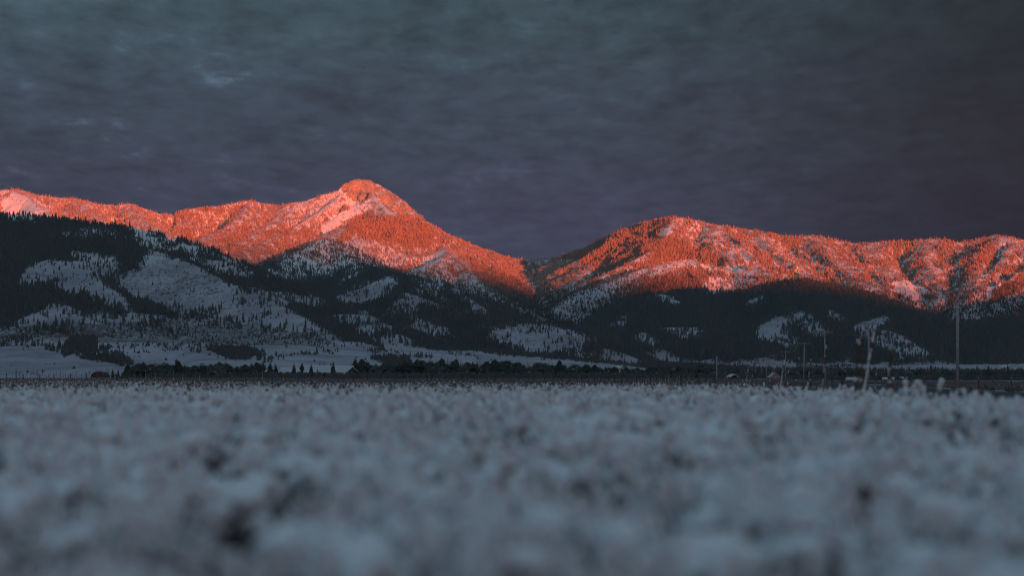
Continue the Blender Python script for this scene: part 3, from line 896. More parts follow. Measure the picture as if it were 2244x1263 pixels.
tag(link('western_shadow_range', np_mesh('western_shadow_range', np.stack([WX, WO + YW, WZ], -1).reshape(-1, 3), wq, [M['terrain']],
    {'forest': z0 + .7, 'rock': z0, 'sage': z0})), 'unseen western range, its crest shaped to shade the valley', 'mountain', kind='structure')


# ------------------------------------------------------------------ plants for instancing
def conifer_mesh(name, mat, rng, layers=4, sides=7, h=1.0, wd=0.34, low=0.06):
    mb = MB()
    for i in range(layers):
        f0 = low + (1 - low) * i / layers * 0.93
        f1 = min(1.0, f0 + (1 - low) / layers * 1.75)
        r = wd * 0.5 * (1 - f0) ** 0.8 * rng.uniform(.85, 1.12) + 0.012
        ax, ay = rng.uniform(-.012, .012), rng.uniform(-.012, .012)
        ring = []
        for k in range(sides * 2):
            a = 2 * math.pi * (k + rng.uniform(-.3, .3)) / (sides * 2)
            rr = r * (rng.uniform(.85, 1.2) if k % 2 == 0 else rng.uniform(.42, .7))
            ring.append((ax + rr * math.cos(a), ay + rr * math.sin(a), f0 * h + (0 if k % 2 == 0 else .03) + rng.uniform(-.015, .015)))
        top = (ax, ay, f1 * h)
        for k in range(len(ring)):
            mb.face([ring[k], ring[(k + 1) % len(ring)], top])
    mb.tube([(0, 0, -.06), (0, 0, low + .1)], [.022, .016], 4)
    return mb.mesh(name, mat)


def spray_crown(rng, h, wd, bare, levels, per, droop, mat, shape):
    """crown of many needle sprays: small bent leaf-shaped faces set round the stem in whorls"""
    mb = MB()
    for i in range(levels):
        f = bare + (1 - bare) * (i + rng.uniform(0, .7)) / levels
        env = shape((f - bare) / (1 - bare))
        n = max(3, int(per * (0.45 + env)))
        a0 = rng.uniform(0, 6.28)
        for k in range(n):
            if rng.random() < .10: continue
            a = a0 + 2 * math.pi * k / n + rng.uniform(-.35, .35)
            R = wd * .5 * env * rng.uniform(.65, 1.15)
            ca, sa = math.cos(a), math.sin(a)
            z = f * h
            for q in range(3):                     # three clumps along each limb
                t0, t1 = (.05, .35, .62)[q], (.5, .8, 1.08)[q]
                wv = R * (.42, .52, .40)[q] * rng.uniform(.8, 1.3)
                zz = [z - droop * R * t * t + rng.uniform(-.03, .05) * R for t in (t0, (t0 + t1) / 2, t1)]
                tm = (t0 + t1) / 2
                lift = R * rng.uniform(.22, .50)
                p0 = (ca * R * t0, sa * R * t0, zz[0])
                p2 = (ca * R * t1, sa * R * t1, zz[2] - .05 * R)
                pa = (ca * R * tm - sa * wv, sa * R * tm + ca * wv, zz[1] - lift * .6)
                pb = (ca * R * tm + sa * wv, sa * R * tm - ca * wv, zz[1] - lift * .6)
                pm = (ca * R * tm, sa * R * tm, zz[1] + lift)
                mb.face([p0, pb, pm]); mb.face([pb, p2, pm]); mb.face([p2, pa, pm]); mb.face([pa, p0, pm])
    mb.face([(-.03 * h * .3, 0, h * .96), (.03 * h * .3, 0, h * .96), (0, 0, h * 1.02)])
    return mb.mesh('crown', mat)


def instancer(name, pts, rots, scls, vidx, sources, label, cat, parent=None):
    """one object whose points carry copies of real plants standing elsewhere in the scene"""
    me = bpy.data.meshes.new(name)
    me.vertices.add(len(pts))
    me.vertices.foreach_set('co', np.ascontiguousarray(pts, np.float32).ravel())
    for k, a, ty in (('rot', rots, 'FLOAT_VECTOR'), ('scl', scls, 'FLOAT_VECTOR')):
        at_ = me.attributes.new(k, ty, 'POINT')
        at_.data.foreach_set('vector', np.ascontiguousarray(a, np.float32).ravel())
    at_ = me.attributes.new('var', 'INT', 'POINT')
    at_.data.foreach_set('value', np.ascontiguousarray(vidx, np.int32))
    me.update()
    o = link(name, me, parent)
    ng = bpy.data.node_groups.new(name + '_nodes', 'GeometryNodeTree')
    ng.interface.new_socket('Geometry', in_out='INPUT', socket_type='NodeSocketGeometry')
    ng.interface.new_socket('Geometry', in_out='OUTPUT', socket_type='NodeSocketGeometry')
    gi_, go = ng.nodes.new('NodeGroupInput'), ng.nodes.new('NodeGroupOutput')
    iop = ng.nodes.new('GeometryNodeInstanceOnPoints')
    g2i = ng.nodes.new('GeometryNodeGeometryToInstance')
    for s in reversed(sources):
        oi = ng.nodes.new('GeometryNodeObjectInfo')
        oi.transform_space = 'ORIGINAL'
        oi.inputs[0].default_value = s
        ng.links.new(oi.outputs['Geometry'], g2i.inputs[0])

    def na(nm, ty):
        n = ng.nodes.new('GeometryNodeInputNamedAttribute')
        n.data_type = ty
        n.inputs[0].default_value = nm
        return n.outputs[0]
    e2r = ng.nodes.new('FunctionNodeEulerToRotation')
    ng.links.new(na('rot', 'FLOAT_VECTOR'), e2r.inputs[0])
    ng.links.new(gi_.outputs[0], iop.inputs['Points'])
    ng.links.new(g2i.outputs[0], iop.inputs['Instance'])
    iop.inputs['Pick Instance'].default_value = True
    ng.links.new(na('var', 'INT'), iop.inputs['Instance Index'])
    ng.links.new(e2r.outputs[0], iop.inputs['Rotation'])
    ng.links.new(na('scl', 'FLOAT_VECTOR'), iop.inputs['Scale'])
    ng.links.new(iop.outputs[0], go.inputs[0])
    md = o.modifiers.new('copies', 'NODES')
    md.node_group = ng
    tag(o, label, cat, kind='stuff')
    return o


# ------------------------------------------------------------------ mountain forests
prng = random.Random(5)
far_meshes = [conifer_mesh('slope_conifer', M['forest'], prng, layers=L, sides=s_, wd=w_) for L, s_, w_ in ((4, 5, .36), (5, 5, .30), (3, 5, .46), (4, 6, .40))]

dYr = np.diff(_rows)[:, None]
Yc = TY[:-1, :-1] + dYr / 2
PYV = HOR - F * (H - HC) / TY
area = (3.25 / F) * Yc * dYr
seen = np.clip(PYV[:-1, :-1] - PYV[1:, :-1], 0.25, None) * 3.25      # how much of the view each patch of slope fills
dens_c = DE[:-1, :-1]
ownc = OWN[:-1, :-1]
shrub = (DENS[:-1, :-1] <= .07)
HM = np.where(ownc == PEAK, 5.8, np.where(ownc == RANGE, 6.0, np.where(ownc == RHILL, 6.8, np.where(ownc >= LOW, 3.0, 5.8))))
tpx = 0.42 * 0.40 * HM ** 2 * (F / Yc) ** 2
vis = hid[:-1, :-1] < np.where(OWN[:-1, :-1] <= RANGE, 9, 14)
lam = -np.log(1 - np.minimum(dens_c, .97)) * seen / tpx
lam = np.where(dens_c > .8, np.maximum(lam, area / 90.0), lam) * vis
lam = np.where(shrub, np.where(ownc == LHILL, 1.5, 1.1) * dens_c * (0.3 + 1.6 * np.clip(clump[:-1, :-1], 0, 1.2)) * seen / (2.6 * (F / Yc) ** 2) * vis, lam)
cnt = RNG.poisson(lam)
ii, jj = np.nonzero(cnt)
rep = cnt[ii, jj]
ii, jj = np.repeat(ii, rep), np.repeat(jj, rep)
u, v = RNG.random(len(ii)), RNG.random(len(ii))
Yt = _rows[ii] + u * (_rows[ii + 1] - _rows[ii])
pxt = _pxc[jj] + v * 3.25
Xt = (pxt - CX) / F * Yt
Zt = (H[ii, jj] * (1 - u) * (1 - v) + H[ii + 1, jj] * u * (1 - v) + H[ii, jj + 1] * (1 - u) * v + H[ii + 1, jj + 1] * u * v)
own = OWN[ii, jj]
dn = DENS[ii, jj]
ht = HM[ii, jj] * RNG.lognormal(0, .30, len(ii)) * np.where((DMIN[ii, jj] < 25) & (own <= RANGE), .75, 1)
ht = np.where(dn <= .07, np.where(RNG.random(len(ii)) < .12, ht * .7, RNG.uniform(1.0, 2.4, len(ii))), ht)
ht = np.clip(ht * np.where(ROCK[ii, jj] > .4, .6, 1), 1.0, 17)
print('forest trees', len(ii))
pyt = HOR - F * (Zt - HC) / Yt
# the scattered trees that show largest are objects of their own
big_px = ht / Yt * F
hidt = hid[ii, jj]
cand = np.nonzero((hidt < 3) & (dn < .5) & (own >= LHILL) & (pxt > 5) & (pxt < 2239) & (ht > 3.6))[0]
cand = cand[np.argsort(-big_px[cand])][:150]
def slope_label(g, x, y):
    if g == LHILL:
        if y < 610 and x > 290: return ('small dark conifer on the mottled upper shoulder of the left foothill', 'conifers on the upper shoulder')
        if x < 315 and y < 690: return ('small dark conifer on the small snow openings at far left', 'conifers on the far left openings')
        if x < 520 and y > 662: return ('small dark conifer along the foot of the big open snow slope', 'conifers at the foot of the open slope')
        if x < 735: return ('small dark conifer on the big open snow slope of the left foothill', 'conifers on the big open slope')
        return ('small dark conifer on the last spur before the snow plain', 'conifers on the last spur')
    if g == MHILL:
        if x > 1020: return ('small dark conifer dotting the rounded snowy dome below the pass', 'conifers on the dome')
        return ('small dark conifer on the shaded hills below the pointed summit', 'conifers on the middle hills')
    if g == LOW: return ('small dark conifer on the low snow hills behind the red barn', 'conifers on the low snow hills')
    return ('small dark conifer on the snow plain behind the row of trees', 'conifers on the snow plain')


first = {}
for n_, i in enumerate(cand):
    vi = n_ % 4
    o = link('conifer', far_meshes[vi], loc=(Xt[i], Yt[i], Zt[i]), rz=random.uniform(0, 6.28), scale=(ht[i] * random.uniform(.85, 1.2),) * 2 + (ht[i],))
    lb, gr = slope_label(int(own[i]), pxt[i], pyt[i])
    tag(o, lb, 'tree', gr)
    first.setdefault(vi, o)
keep = np.ones(len(ii), bool)
keep[cand] = False
SRC = [first[k] for k in range(4)]
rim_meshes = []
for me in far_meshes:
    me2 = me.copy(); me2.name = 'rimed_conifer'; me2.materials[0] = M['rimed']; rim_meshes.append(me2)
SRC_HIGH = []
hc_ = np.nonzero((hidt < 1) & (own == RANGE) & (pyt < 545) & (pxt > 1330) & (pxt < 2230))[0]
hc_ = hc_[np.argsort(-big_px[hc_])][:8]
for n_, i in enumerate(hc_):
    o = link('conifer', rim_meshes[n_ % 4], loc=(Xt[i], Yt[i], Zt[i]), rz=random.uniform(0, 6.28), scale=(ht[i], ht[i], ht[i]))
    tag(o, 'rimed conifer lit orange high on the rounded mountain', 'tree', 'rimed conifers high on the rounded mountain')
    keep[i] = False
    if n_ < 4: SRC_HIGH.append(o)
for g, nm, lb in ((PEAK, 'forest', 'frosted conifer forest on the mountain with the pointed summit'),
                  (RANGE, 'forest', 'frosted conifer forest on the rounded mountain right of the pass'),
                  (RHILL, 'forest', 'dense dark conifer forest on the right hand foothills'),
                  (LHILL, 'forest', 'dark conifer forest on the big foothill at left'),
                  (MHILL, 'forest', 'dark conifer forest on the shaded hills below the pointed summit'),
                  (LOW, 'thicket', 'dark brush and trees in the folds of the low snow hills'),
                  (FLOOR, 'thicket', 'dark brush and trees along the snow plain')):
    m = np.nonzero(keep & (own == g))[0]
    if not len(m): continue
    k = len(m)
    wdt = ht[m] * RNG.uniform(.85, 1.35, k)
    squat = np.where(ht[m] < 2.6, 3.0, 1.0)
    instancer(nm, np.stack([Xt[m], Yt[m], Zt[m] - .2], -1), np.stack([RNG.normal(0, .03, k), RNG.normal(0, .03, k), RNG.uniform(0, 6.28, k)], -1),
              np.stack([wdt * squat, wdt * squat, ht[m]], -1), RNG.integers(0, 4, k), SRC_HIGH if g in (PEAK, RANGE) else SRC, lb, 'forest')

# ------------------------------------------------------------------ the row of trees behind the field
prng = random.Random(21)
cone = lambda t: (1 - t) ** 0.75 * .98 + .04
oval = lambda t: (max(0.0, 1 - (1.5 * t - .38) ** 2 / 1.3)) ** .7 * (1 if t < .95 else .6)
ragged = lambda t: ((1 - t) ** .5) * (.75 + .35 * math.sin(9 * t + 1)) + .05
slim = lambda t: (1 - t) ** .9 + .03
KINDS = {'pine': (dict(h=1, wd=.74, bare=.05, levels=14, per=9, droop=.25, shape=oval), 4),
         'fir': (dict(h=1, wd=.58, bare=.03, levels=15, per=9, droop=.35, shape=cone), 4),
         'ragged': (dict(h=1, wd=.70, bare=.04, levels=14, per=9, droop=.22, shape=ragged), 4),
         'slim': (dict(h=1, wd=.30, bare=.04, levels=13, per=6, droop=.4, shape=slim), 1)}
CROWNS = {k: [spray_crown(prng, mat=M['pine'], **a) for _ in range(n)] for k, (a, n) in KINDS.items()}
tr = MB().tube([(0, 0, -.05), (.004, 0, .3), (0, .004, .7), (0, 0, .93)], [.022, .018, .010, .003], 6)
TRUNK = tr.mesh('trunk', M['bark'])
NAME = {'pine': 'pine_tree', 'fir': 'conifer_tree', 'ragged': 'pine_tree', 'slim': 'spruce_tree'}


def tree(kind, px, ytop, ybase, Y, label, group=None, wide=1.0):
    p = spot(px, Y)
    zt = HC + (HOR - ytop) / F * Y
    h = max(zt - p.z, 1.2)
    r = empty(NAME[kind], p, random.uniform(0, 6.28))
    sc = (h * wide, h * wide, h)
    link('crown', random.choice(CROWNS[kind]), r, scale=sc)
    link('trunk', TRUNK, r, scale=(h, h, h))
    return tag(r, label, 'tree', group)


SINGLE = [
    ('fir', 592, 791, 620, 'broad dark conifer with a pointed top, left end of the long snowy roof', .95),
    ('fir', 604, 796, 640, 'dark conifer leaning against the broad pointed one left of the long roof', .8),
    ('fir', 644, 795, 610, 'snow-dusted conifer in front of the left part of the long snowy roof', .78),
    ('ragged', 662, 796, 612, 'rounded snow-dusted pine in front of the long roof, second of four', .7),
    ('fir', 682, 797, 615, 'snow-dusted conifer beside the slim spruce before the long roof', .85),
    ('slim', 696, 802, 605, 'slim little spruce standing before the long snowy roof', 1.0),
    ('fir', 730, 791, 608, 'tall pointed snow-dusted conifer between the long roof and the gabled house', .80),
    ('ragged', 778, 786, 720, 'tall pine rising behind the gabled house, left of its twin', .75),
    ('pine', 793, 786, 715, 'tall full pine rising just right of the gabled house roof', .78),
    ('pine', 391, 790, 640, 'tall bushy pine standing above its neighbours left of the cabin', .62),
    ('pine', 1226, 789, 600, 'tall broad dark pine standing well above the middle of the tree row', .62),
    ('pine', 915, 786, 640, 'big dark rounded pine by the pale gap in the trees', .8),
    ('ragged', 968, 783, 620, 'tall ragged pine with a snowy crown above the dark row', .75),
    ('ragged', 1000, 784, 630, 'tall pine beside the bare trees, right of the ragged snowy one', .7),
    ('pine', 1084, 786, 615, 'tall rounded pine with snow on its crown before the snow plain', .72),
    ('fir', 1036, 790, 612, 'pointed dark conifer left of the rounded snowy-crowned pine', .8),
    ('fir', 247, 808, 800, 'small dark spruce just right of the red barn', .7),
    ('fir', 259, 807, 790, 'second small spruce right of the red barn', .55),
    ('pine', 280, 799, 700, 'rounded dark pine at the left end of the tree row', .85),
]
for k, px, yt, Y, lb, wd_ in SINGLE:
    tree(k, px, yt, 831, Y, lb, None, wd_)


ORD = ['first', 'second', 'third', 'fourth', 'fifth', 'sixth', 'seventh', 'eighth', 'ninth', 'tenth', 'eleventh', 'twelfth', 'thirteenth', 'fourteenth',
       'fifteenth', 'sixteenth', 'seventeenth', 'eighteenth', 'nineteenth', 'twentieth'] + ['twenty-' + x for x in ('first', 'second', 'third', 'fourth', 'fifth', 'sixth', 'seventh', 'eighth', 'ninth')] + ['thirtieth'] + \
      ['thirty-' + x for x in ('first', 'second', 'third', 'fourth', 'fifth', 'sixth', 'seventh', 'eighth', 'ninth')]
WORD = {'pine': ('bushy', 'pine'), 'ragged': ('ragged', 'pine'), 'fir': ('pointed', 'conifer')}


def row(x0, x1, n, ylo, yhi, y0, y1, kinds, place, group, frm, wlo=.95, whi=1.5, flip=False):
    xs = [x0 + (x1 - x0) * (i + random.uniform(.15, .85)) / n for i in range(n)]
    for i, px in enumerate(xs):
        k = random.choice(kinds)
        a, b_ = WORD[k]
        o = ORD[n - 1 - i if flip else i]
        tree(k, px, random.uniform(ylo, yhi), 831, random.uniform(y0, y1), f'{a} dark {b_} {place}, {o} tree from {frm}', group, 1.15 * random.uniform(wlo, whi))


row(288, 385, 14, 793, 802, 600, 720, ['pine', 'ragged'], 'in the clump right of the barn', 'pines massed right of the barn', 'the red barn')
row(400, 580, 28, 793, 805, 600, 740, ['pine', 'ragged', 'fir'], 'around the tiny shed', 'pines around the small shed', 'the tall bushy pine')
row(560, 790, 18, 814, 821, 580, 600, ['ragged', 'pine'], 'low before the long barn', 'low conifers before the buildings', 'the gabled house', 1.2, 1.9, True)
row(800, 905, 16, 791, 802, 600, 720, ['pine', 'ragged'], 'in the thick clump', 'pines right of the gabled house', 'the gabled house')
row(905, 1120, 38, 789, 804, 590, 700, ['pine', 'ragged', 'fir'], 'in the row', 'pines in the middle of the row', 'the pale gap in the trees')
row(1118, 1220, 18, 794, 805, 580, 680, ['fir', 'ragged', 'pine'], 'in the even row', 'conifers left of the tall broad pine', 'the tall broad pine', .9, 1.4, True)
row(1232, 1310, 14, 796, 807, 580, 680, ['fir', 'ragged', 'pine'], 'below the bushy bare trees', 'conifers right of the tall broad pine', 'the tall broad pine')
row(1310, 1560, 38, 800, 811, 580, 700, ['ragged', 'pine', 'fir'], 'in the low dark row', 'dark trees left of the bare pole', 'the bare pole', 1.0, 1.6, True)
row(1585, 1905, 36, 808, 819, 700, 900, ['ragged', 'pine', 'fir'], 'behind the farther poles', 'dark trees behind the far utility poles', 'the bare pole', 1.2, 1.8)
row(1905, 2090, 20, 808, 820, 700, 900, ['ragged', 'pine', 'fir'], 'left of the pole', 'dark trees left of the nearest utility pole', 'the nearest utility pole', 1.2, 1.8, True)
row(2102, 2260, 18, 810, 820, 700, 900, ['ragged', 'pine', 'fir'], 'right of the pole', 'dark trees right of the nearest utility pole', 'the nearest utility pole', 1.2, 1.8)
# the dark undergrowth that closes the row at the ground
kk = 2600
bpx = RNG.uniform(255, 2260, kk); bY = RNG.uniform(560, 600, kk) + np.where(bpx > 1585, 130, 0)
bp_ = np.array([spot(a, b) for a, b in zip(bpx, bY)])
bs = RNG.uniform(1.0, 2.4, kk)
instancer('undergrowth', bp_, np.stack([np.zeros(kk), np.zeros(kk), RNG.uniform(0, 6.28, kk)], -1), np.stack([bs * 1.9, bs * 1.9, bs], -1),
          RNG.integers(0, 4, kk), SRC, 'dark low brush closing the foot of the row of trees', 'brush')


def bare_mesh(rng, n=9):
    mb = MB()
    mb.tube([(0, 0, -.03), (.01, 0, .3), (0, .01, .55)], [.018, .014, .009], 5)
    for i in range(n):
        z = rng.uniform(.16, .5)
        a = rng.uniform(0, 6.28); L = rng.uniform(.3, .5)
        sp = rng.uniform(.18, .42)
        p = Vector((0, 0, z)); q = p + Vector((math.cos(a) * sp * L, math.sin(a) * sp * L, L * .6)); e = q + Vector((math.cos(a) * sp * L * .4, math.sin(a) * sp * L * .4, L * .55))
        mb.tube([p, q, e], [.008, .005, .002], 4, False)
        for k in range(4):
            t = rng.uniform(.2, .95); s_ = p.lerp(e, t)
            a2 = a + rng.uniform(-1.4, 1.4); l2 = rng.uniform(.08, .2)
            mb.tube([s_, s_ + Vector((math.cos(a2) * l2 * .6, math.sin(a2) * l2 * .6, l2))], [.0035, .0012], 3, False)
    return mb.mesh('branches', M['twig'])


BARE = [bare_mesh(prng) for _ in range(4)]


def bare(px, ytop, Y, label, group=None, wide=1.0):
    p = spot(px, Y)
    h = max(HC + (HOR - ytop) / F * Y - p.z, 1.5)
    r = empty('bare_tree', p, random.uniform(0, 6.28))
    link('branches', random.choice(BARE), r, scale=(h * wide, h * wide, h))
    return tag(r, label, 'tree', group)


for px in (702, 706, 711): bare(px, 788, 760, 'thin leafless sapling behind the ridge of the long roof', 'saplings behind the long roof', .6)
bare(766, 792, 740, 'leafless tree between the tall pine pair and the long roof')
bare(852, 776, 760, 'tall leafless tree above the pine clump right of the gabled house')
bare(866, 774, 770, 'second tall leafless tree above the clump right of the gabled house')
bare(236, 806, 900, 'thin leafless tree at the right wall of the red barn')
for q_, (px, yt) in enumerate(((925, 786), (940, 782), (952, 790), (978, 781), (988, 784), (1006, 783), (1012, 786))):
    bare(px, yt, 720, f'tall leafless tree above the pines, {ORD[q_]} right of the big dark rounded pine', 'bare trees above the pines', .7)
for q_, (px, yt) in enumerate(((1048, 777), (1055, 781), (1070, 784), (1118, 786), (1138, 790), (1157, 788), (1167, 796), (1206, 791))):
    bare(px, yt, 760, f'thin leafless tree against the snow plain, {ORD[7 - q_]} to the left of the tall broad pine', 'bare trees on the plain', .6)
for q_, (px, yt) in enumerate(((1248, 797), (1256, 794), (1266, 797), (1276, 794), (1286, 796), (1292, 798), (1384, 803), (1392, 806), (1400, 808))):
    bare(px, yt, 660, f'bushy leafless tree, {ORD[q_]} to the right of the tall broad pine', 'bushy bare trees', 1.1)


# ------------------------------------------------------------------ buildings
def gable(name, px, Y, wpx, dep, wall, rise, label, wallm, turn=0.0, wins=(), roofm=None, door=None):
    p = spot(px, Y)
    W = wpx / F * Y
    r = empty(name, p, turn)
    mb = MB()
    x0, x1, y0, y1 = -W / 2, W / 2, -dep / 2, dep / 2
    mb.face([(x0, y0, -.5), (x1, y0, -.5), (x1, y0, wall), (0, y0, wall + rise), (x0, y0, wall)])
    mb.face([(x1, y1, -.5), (x0, y1, -.5), (x0, y1, wall), (0, y1, wall + rise), (x1, y1, wall)])
    mb.face([(x1, y0, -.5), (x1, y1, -.5), (x1, y1, wall), (x1, y0, wall)])
    mb.face([(x0, y1, -.5), (x0, y0, -.5), (x0, y0, wall), (x0, y1, wall)])
    mb.build('wall', wallm, r)
    rf = MB(); th = .25; o = .45
    sl = rise / (W / 2)
    for sg in (-1, 1):
        a = [(0, y0 - o, wall + rise + .03), (0, y1 + o, wall + rise + .03), (sg * (W / 2 + o), y1 + o, wall - sl * o + .03), (sg * (W / 2 + o), y0 - o, wall - sl * o + .03)]
        b_ = [(x, y, z + th) for x, y, z in a]
        if sg > 0: a, b_ = a[::-1], b_[::-1]
        rf.face(a); rf.face(b_[::-1])
        for k in range(4): rf.face([a[k], b_[k], b_[(k + 1) % 4], a[(k + 1) % 4]])
    rf.build('roof', roofm or M['roof'], r)
    for (wx_, wz_, ww, wh) in wins:
        f = MB().box(wx_ - ww / 2, wx_ + ww / 2, y0 - .08, y0 - .02, wz_, wz_ + wh).build('window', M['trim'], r)
        MB().box(wx_ - ww * .4, wx_ + ww * .4, y0 - .11, y0 - .085, wz_ + wh * .1, wz_ + wh * .9).build('pane', M['pane'], f)
    if door:
        dxx, dw, dh = door
        MB().box(dxx - dw / 2, dxx + dw / 2, y0 - .09, y0 - .02, 0, dh).build('door', M['trim'], r)
    return tag(r, label, 'house' if 'house' in name else 'barn' if 'barn' in name else 'shed')


# arched red barn
p = spot(220, 1000)
W2, HB = 3.7, 3.3
r = empty('barn', p)
arc = [(-W2 * math.cos(math.pi * k / 14), HB * math.sin(math.pi * k / 14) ** .8) for k in range(15)]
mb = MB()
mb.face([(x, -5, z - .2) for x, z in reversed(arc)]); mb.face([(x, 5, z - .2) for x, z in arc])
mb.build('wall', M['red'], r)
mb = MB()
for (xa, za), (xb, zb) in zip(arc[:-1], arc[1:]):
    s1, s2 = 1.06, 1.0
    a = [(xa * s2, -5.2, za * s2 - .2), (xb * s2, -5.2, zb * s2 - .2), (xb * s2, 5.2, zb * s2 - .2), (xa * s2, 5.2, za * s2 - .2)]
    b_ = [(xa * s1, -5.2, za * s1 - .2), (xb * s1, -5.2, zb * s1 - .2), (xb * s1, 5.2, zb * s1 - .2), (xa * s1, 5.2, za * s1 - .2)]
    mb.face(a); mb.face(b_[::-1]); mb.face([a[0], b_[0], b_[1], a[1]]); mb.face([a[2], b_[2], b_[3], a[3]])
mb.build('roof', M['dark'], r, smooth=True)
dd = MB().box(-.4, 1.9, -5.12, -5.02, 0, 2.0).build('door', M['red'], r)
dd['label'] = 'brighter red sliding door'
for wx_ in (-1.4, .6, 1.5): MB().box(wx_ - .3, wx_ + .3, -5.1, -5.02, 2.15, 2.7).build('window', M['pane'], r)
MB().box(-2.6, -1.0, -5.1, -5.02, .1, 1.5).build('side_door', M['dark'], r)
MB().tube([(0, 0, 2.9), (0, 0, 4.2)], .09, 6).build('vent_pipe', M['metal'], r)
tag(r, 'red barn with an arched roof standing alone at the left end of the trees', 'barn')

# long barn with a great snowy roof, turned side-on
p = spot(696, 690)
r = empty('long_barn', p)
for nm, x0, x1, dz_ in (('main', -4.6, 12.2, 0), ('lean', -12.5, -4.8, -.5)):
    MB().box(x0, x1, -3, 3, -.5, 2.0 + dz_).build('wall', M['dark'], r)
    mb = MB()
    a, b_ = x0 - .3, x1 + .3
    e, t = 1.95 + dz_, 4.35 + dz_
    for (ya, za, yb, zb) in ((-3.5, e, 0, t), (0, t, 3.5, e)):
        lo = [(a, ya, za), (b_, ya, za), (b_, yb, zb), (a, yb, zb)]
        hi = [(x, y, z + .28) for x, y, z in lo]
        mb.face(lo[::-1]); mb.face(hi)
        for k in range(4): mb.face([lo[k], lo[(k + 1) % 4], hi[(k + 1) % 4], hi[k]])
    for x in (x0, x1): mb.face([(x, -3, 2.0 + dz_), (x, 3, 2.0 + dz_), (x, 0, t - .1)])
    mb.build('roof', M['roof'], r)
for k in range(7):
    MB().box(-3.6 + k * 2.2, -2.8 + k * 2.2, -3.09, -3.02, .8, 1.5).build('window', M['pane'], r)
MB().box(4.2, 5.9, -3.12, -3.03, -.1, 1.8).build('door', M['pale'], r)
tag(r, 'long low barn under a broad snow-covered roof, half hidden by conifers', 'barn')

gable('gabled_house', 772, 640, 31, 7, 1.7, 2.0, 'dark gabled house with snow on its roof, right of the long barn', M['dark'], .12,
      wins=((-1.3, .6, .6, .7), (1.2, .6, .6, .7), (-.2, 2.0, .5, .6)), door=(.1, .8, 1.4))
gable('shed', 487, 600, 11, 1.6, .9, .55, 'tiny shed with a snowy roof among the dark pines left of the long barn', M['dark'], .2, wins=((-.2, .3, .35, .35),))
gable('farmhouse', 1354, 1750, 28, 7, 1.5, 1.6, 'far farmhouse with a snowy roof on the snow slope above the tree row', M['pale'], 1.35, wins=((-3, .4, .7, .8), (0, .4, .7, .8), (3, .4, .7, .8)))
gable('shed', 1605, 560, 12, 2.5, .8, .5, 'small shed with a pale snowy roof left of the row of utility poles', M['dark'], .3, wins=((0, .2, .4, .4),))
gable('cabin_house', 1696, 640, 18, 4, .9, 1.1, 'small pink-grey gabled house seen between two utility poles', M['pale'], .1, wins=((-.6, .2, .4, .5), (.6, .2, .4, .5)), door=(0, .5, .8), roofm=M['pale'])
gable('shed', 1947, 640, 14, 3, .5, .4, 'low snow-roofed shed behind the leaning snowy stalks', M['dark'], 1.3)
gable('shed', 1984, 700, 14, 3, .6, .4, 'flat pale-roofed shed left of the nearest utility pole', M['dark'], 1.5)
gable('shed', 1868, 620, 9, 3, .5, .4, 'tiny pale-roofed shed left of the second utility pole', M['pale'], 1.2)
gable('distant_house', 2203, 1950, 24, 7, 2.0, 2.0, 'far house with pale walls at the foot of the dark hill, right edge', M['pale'], 1.2, wins=((-3, .5, .8, .9), (0, .5, .8, .9), (3, .5, .8, .9)))


# ------------------------------------------------------------------ utility poles
def pole_meshes():
    H_ = 7.2
    pm = MB().tube([(0, 0, -.6), (.01, 0, 3), (0, 0, H_)], [.125, .11, .09], 10).mesh('shaft', M['pole'], True)
    am = MB().box(-1.2, 1.2, -.19, -.08, H_ - .28, H_ - .14).mesh('crossarm', M['pole'])
    br = MB(); br.tube([(-.62, -.12, H_ - .28), (0, -.12, H_ - .95)], .022, 5)
    b2 = MB(); b2.tube([(.62, -.12, H_ - .28), (0, -.12, H_ - .95)], .022, 5)
    ins = MB().tube([(0, 0, 0), (0, 0, .06), (0, 0, .12), (0, 0, .17)], [.03, .055, .05, .02], 8).mesh('insulator', M['glass'], True)
    return pm, am, br.mesh('brace', M['metal']), b2.mesh('brace', M['metal']), ins


PM, AM, B1, B2, INS = pole_meshes()


def utility_pole(px, ytop, Y, label, group, rz=0.0, lean=0.0):
    p = spot(px, Y)
    h = HC + (HOR - ytop) / F * Y - p.z
    k = h / 7.2
    r = empty('utility_pole', p, rz)
    r.rotation_euler = (0, lean, rz)
    link('shaft', PM, r, scale=(1, 1, k))
    z = 7.2 * (k - 1)
    for nm, me in (('crossarm', AM), ('brace', B1), ('brace', B2)):
        link(nm, me, r, loc=(0, 0, z))
    for x in (-1.1, -.55, .55, 1.1):
        link('insulator', INS, r, loc=(x, -.135, h - .14))
    return tag(r, label, 'utility pole', group)


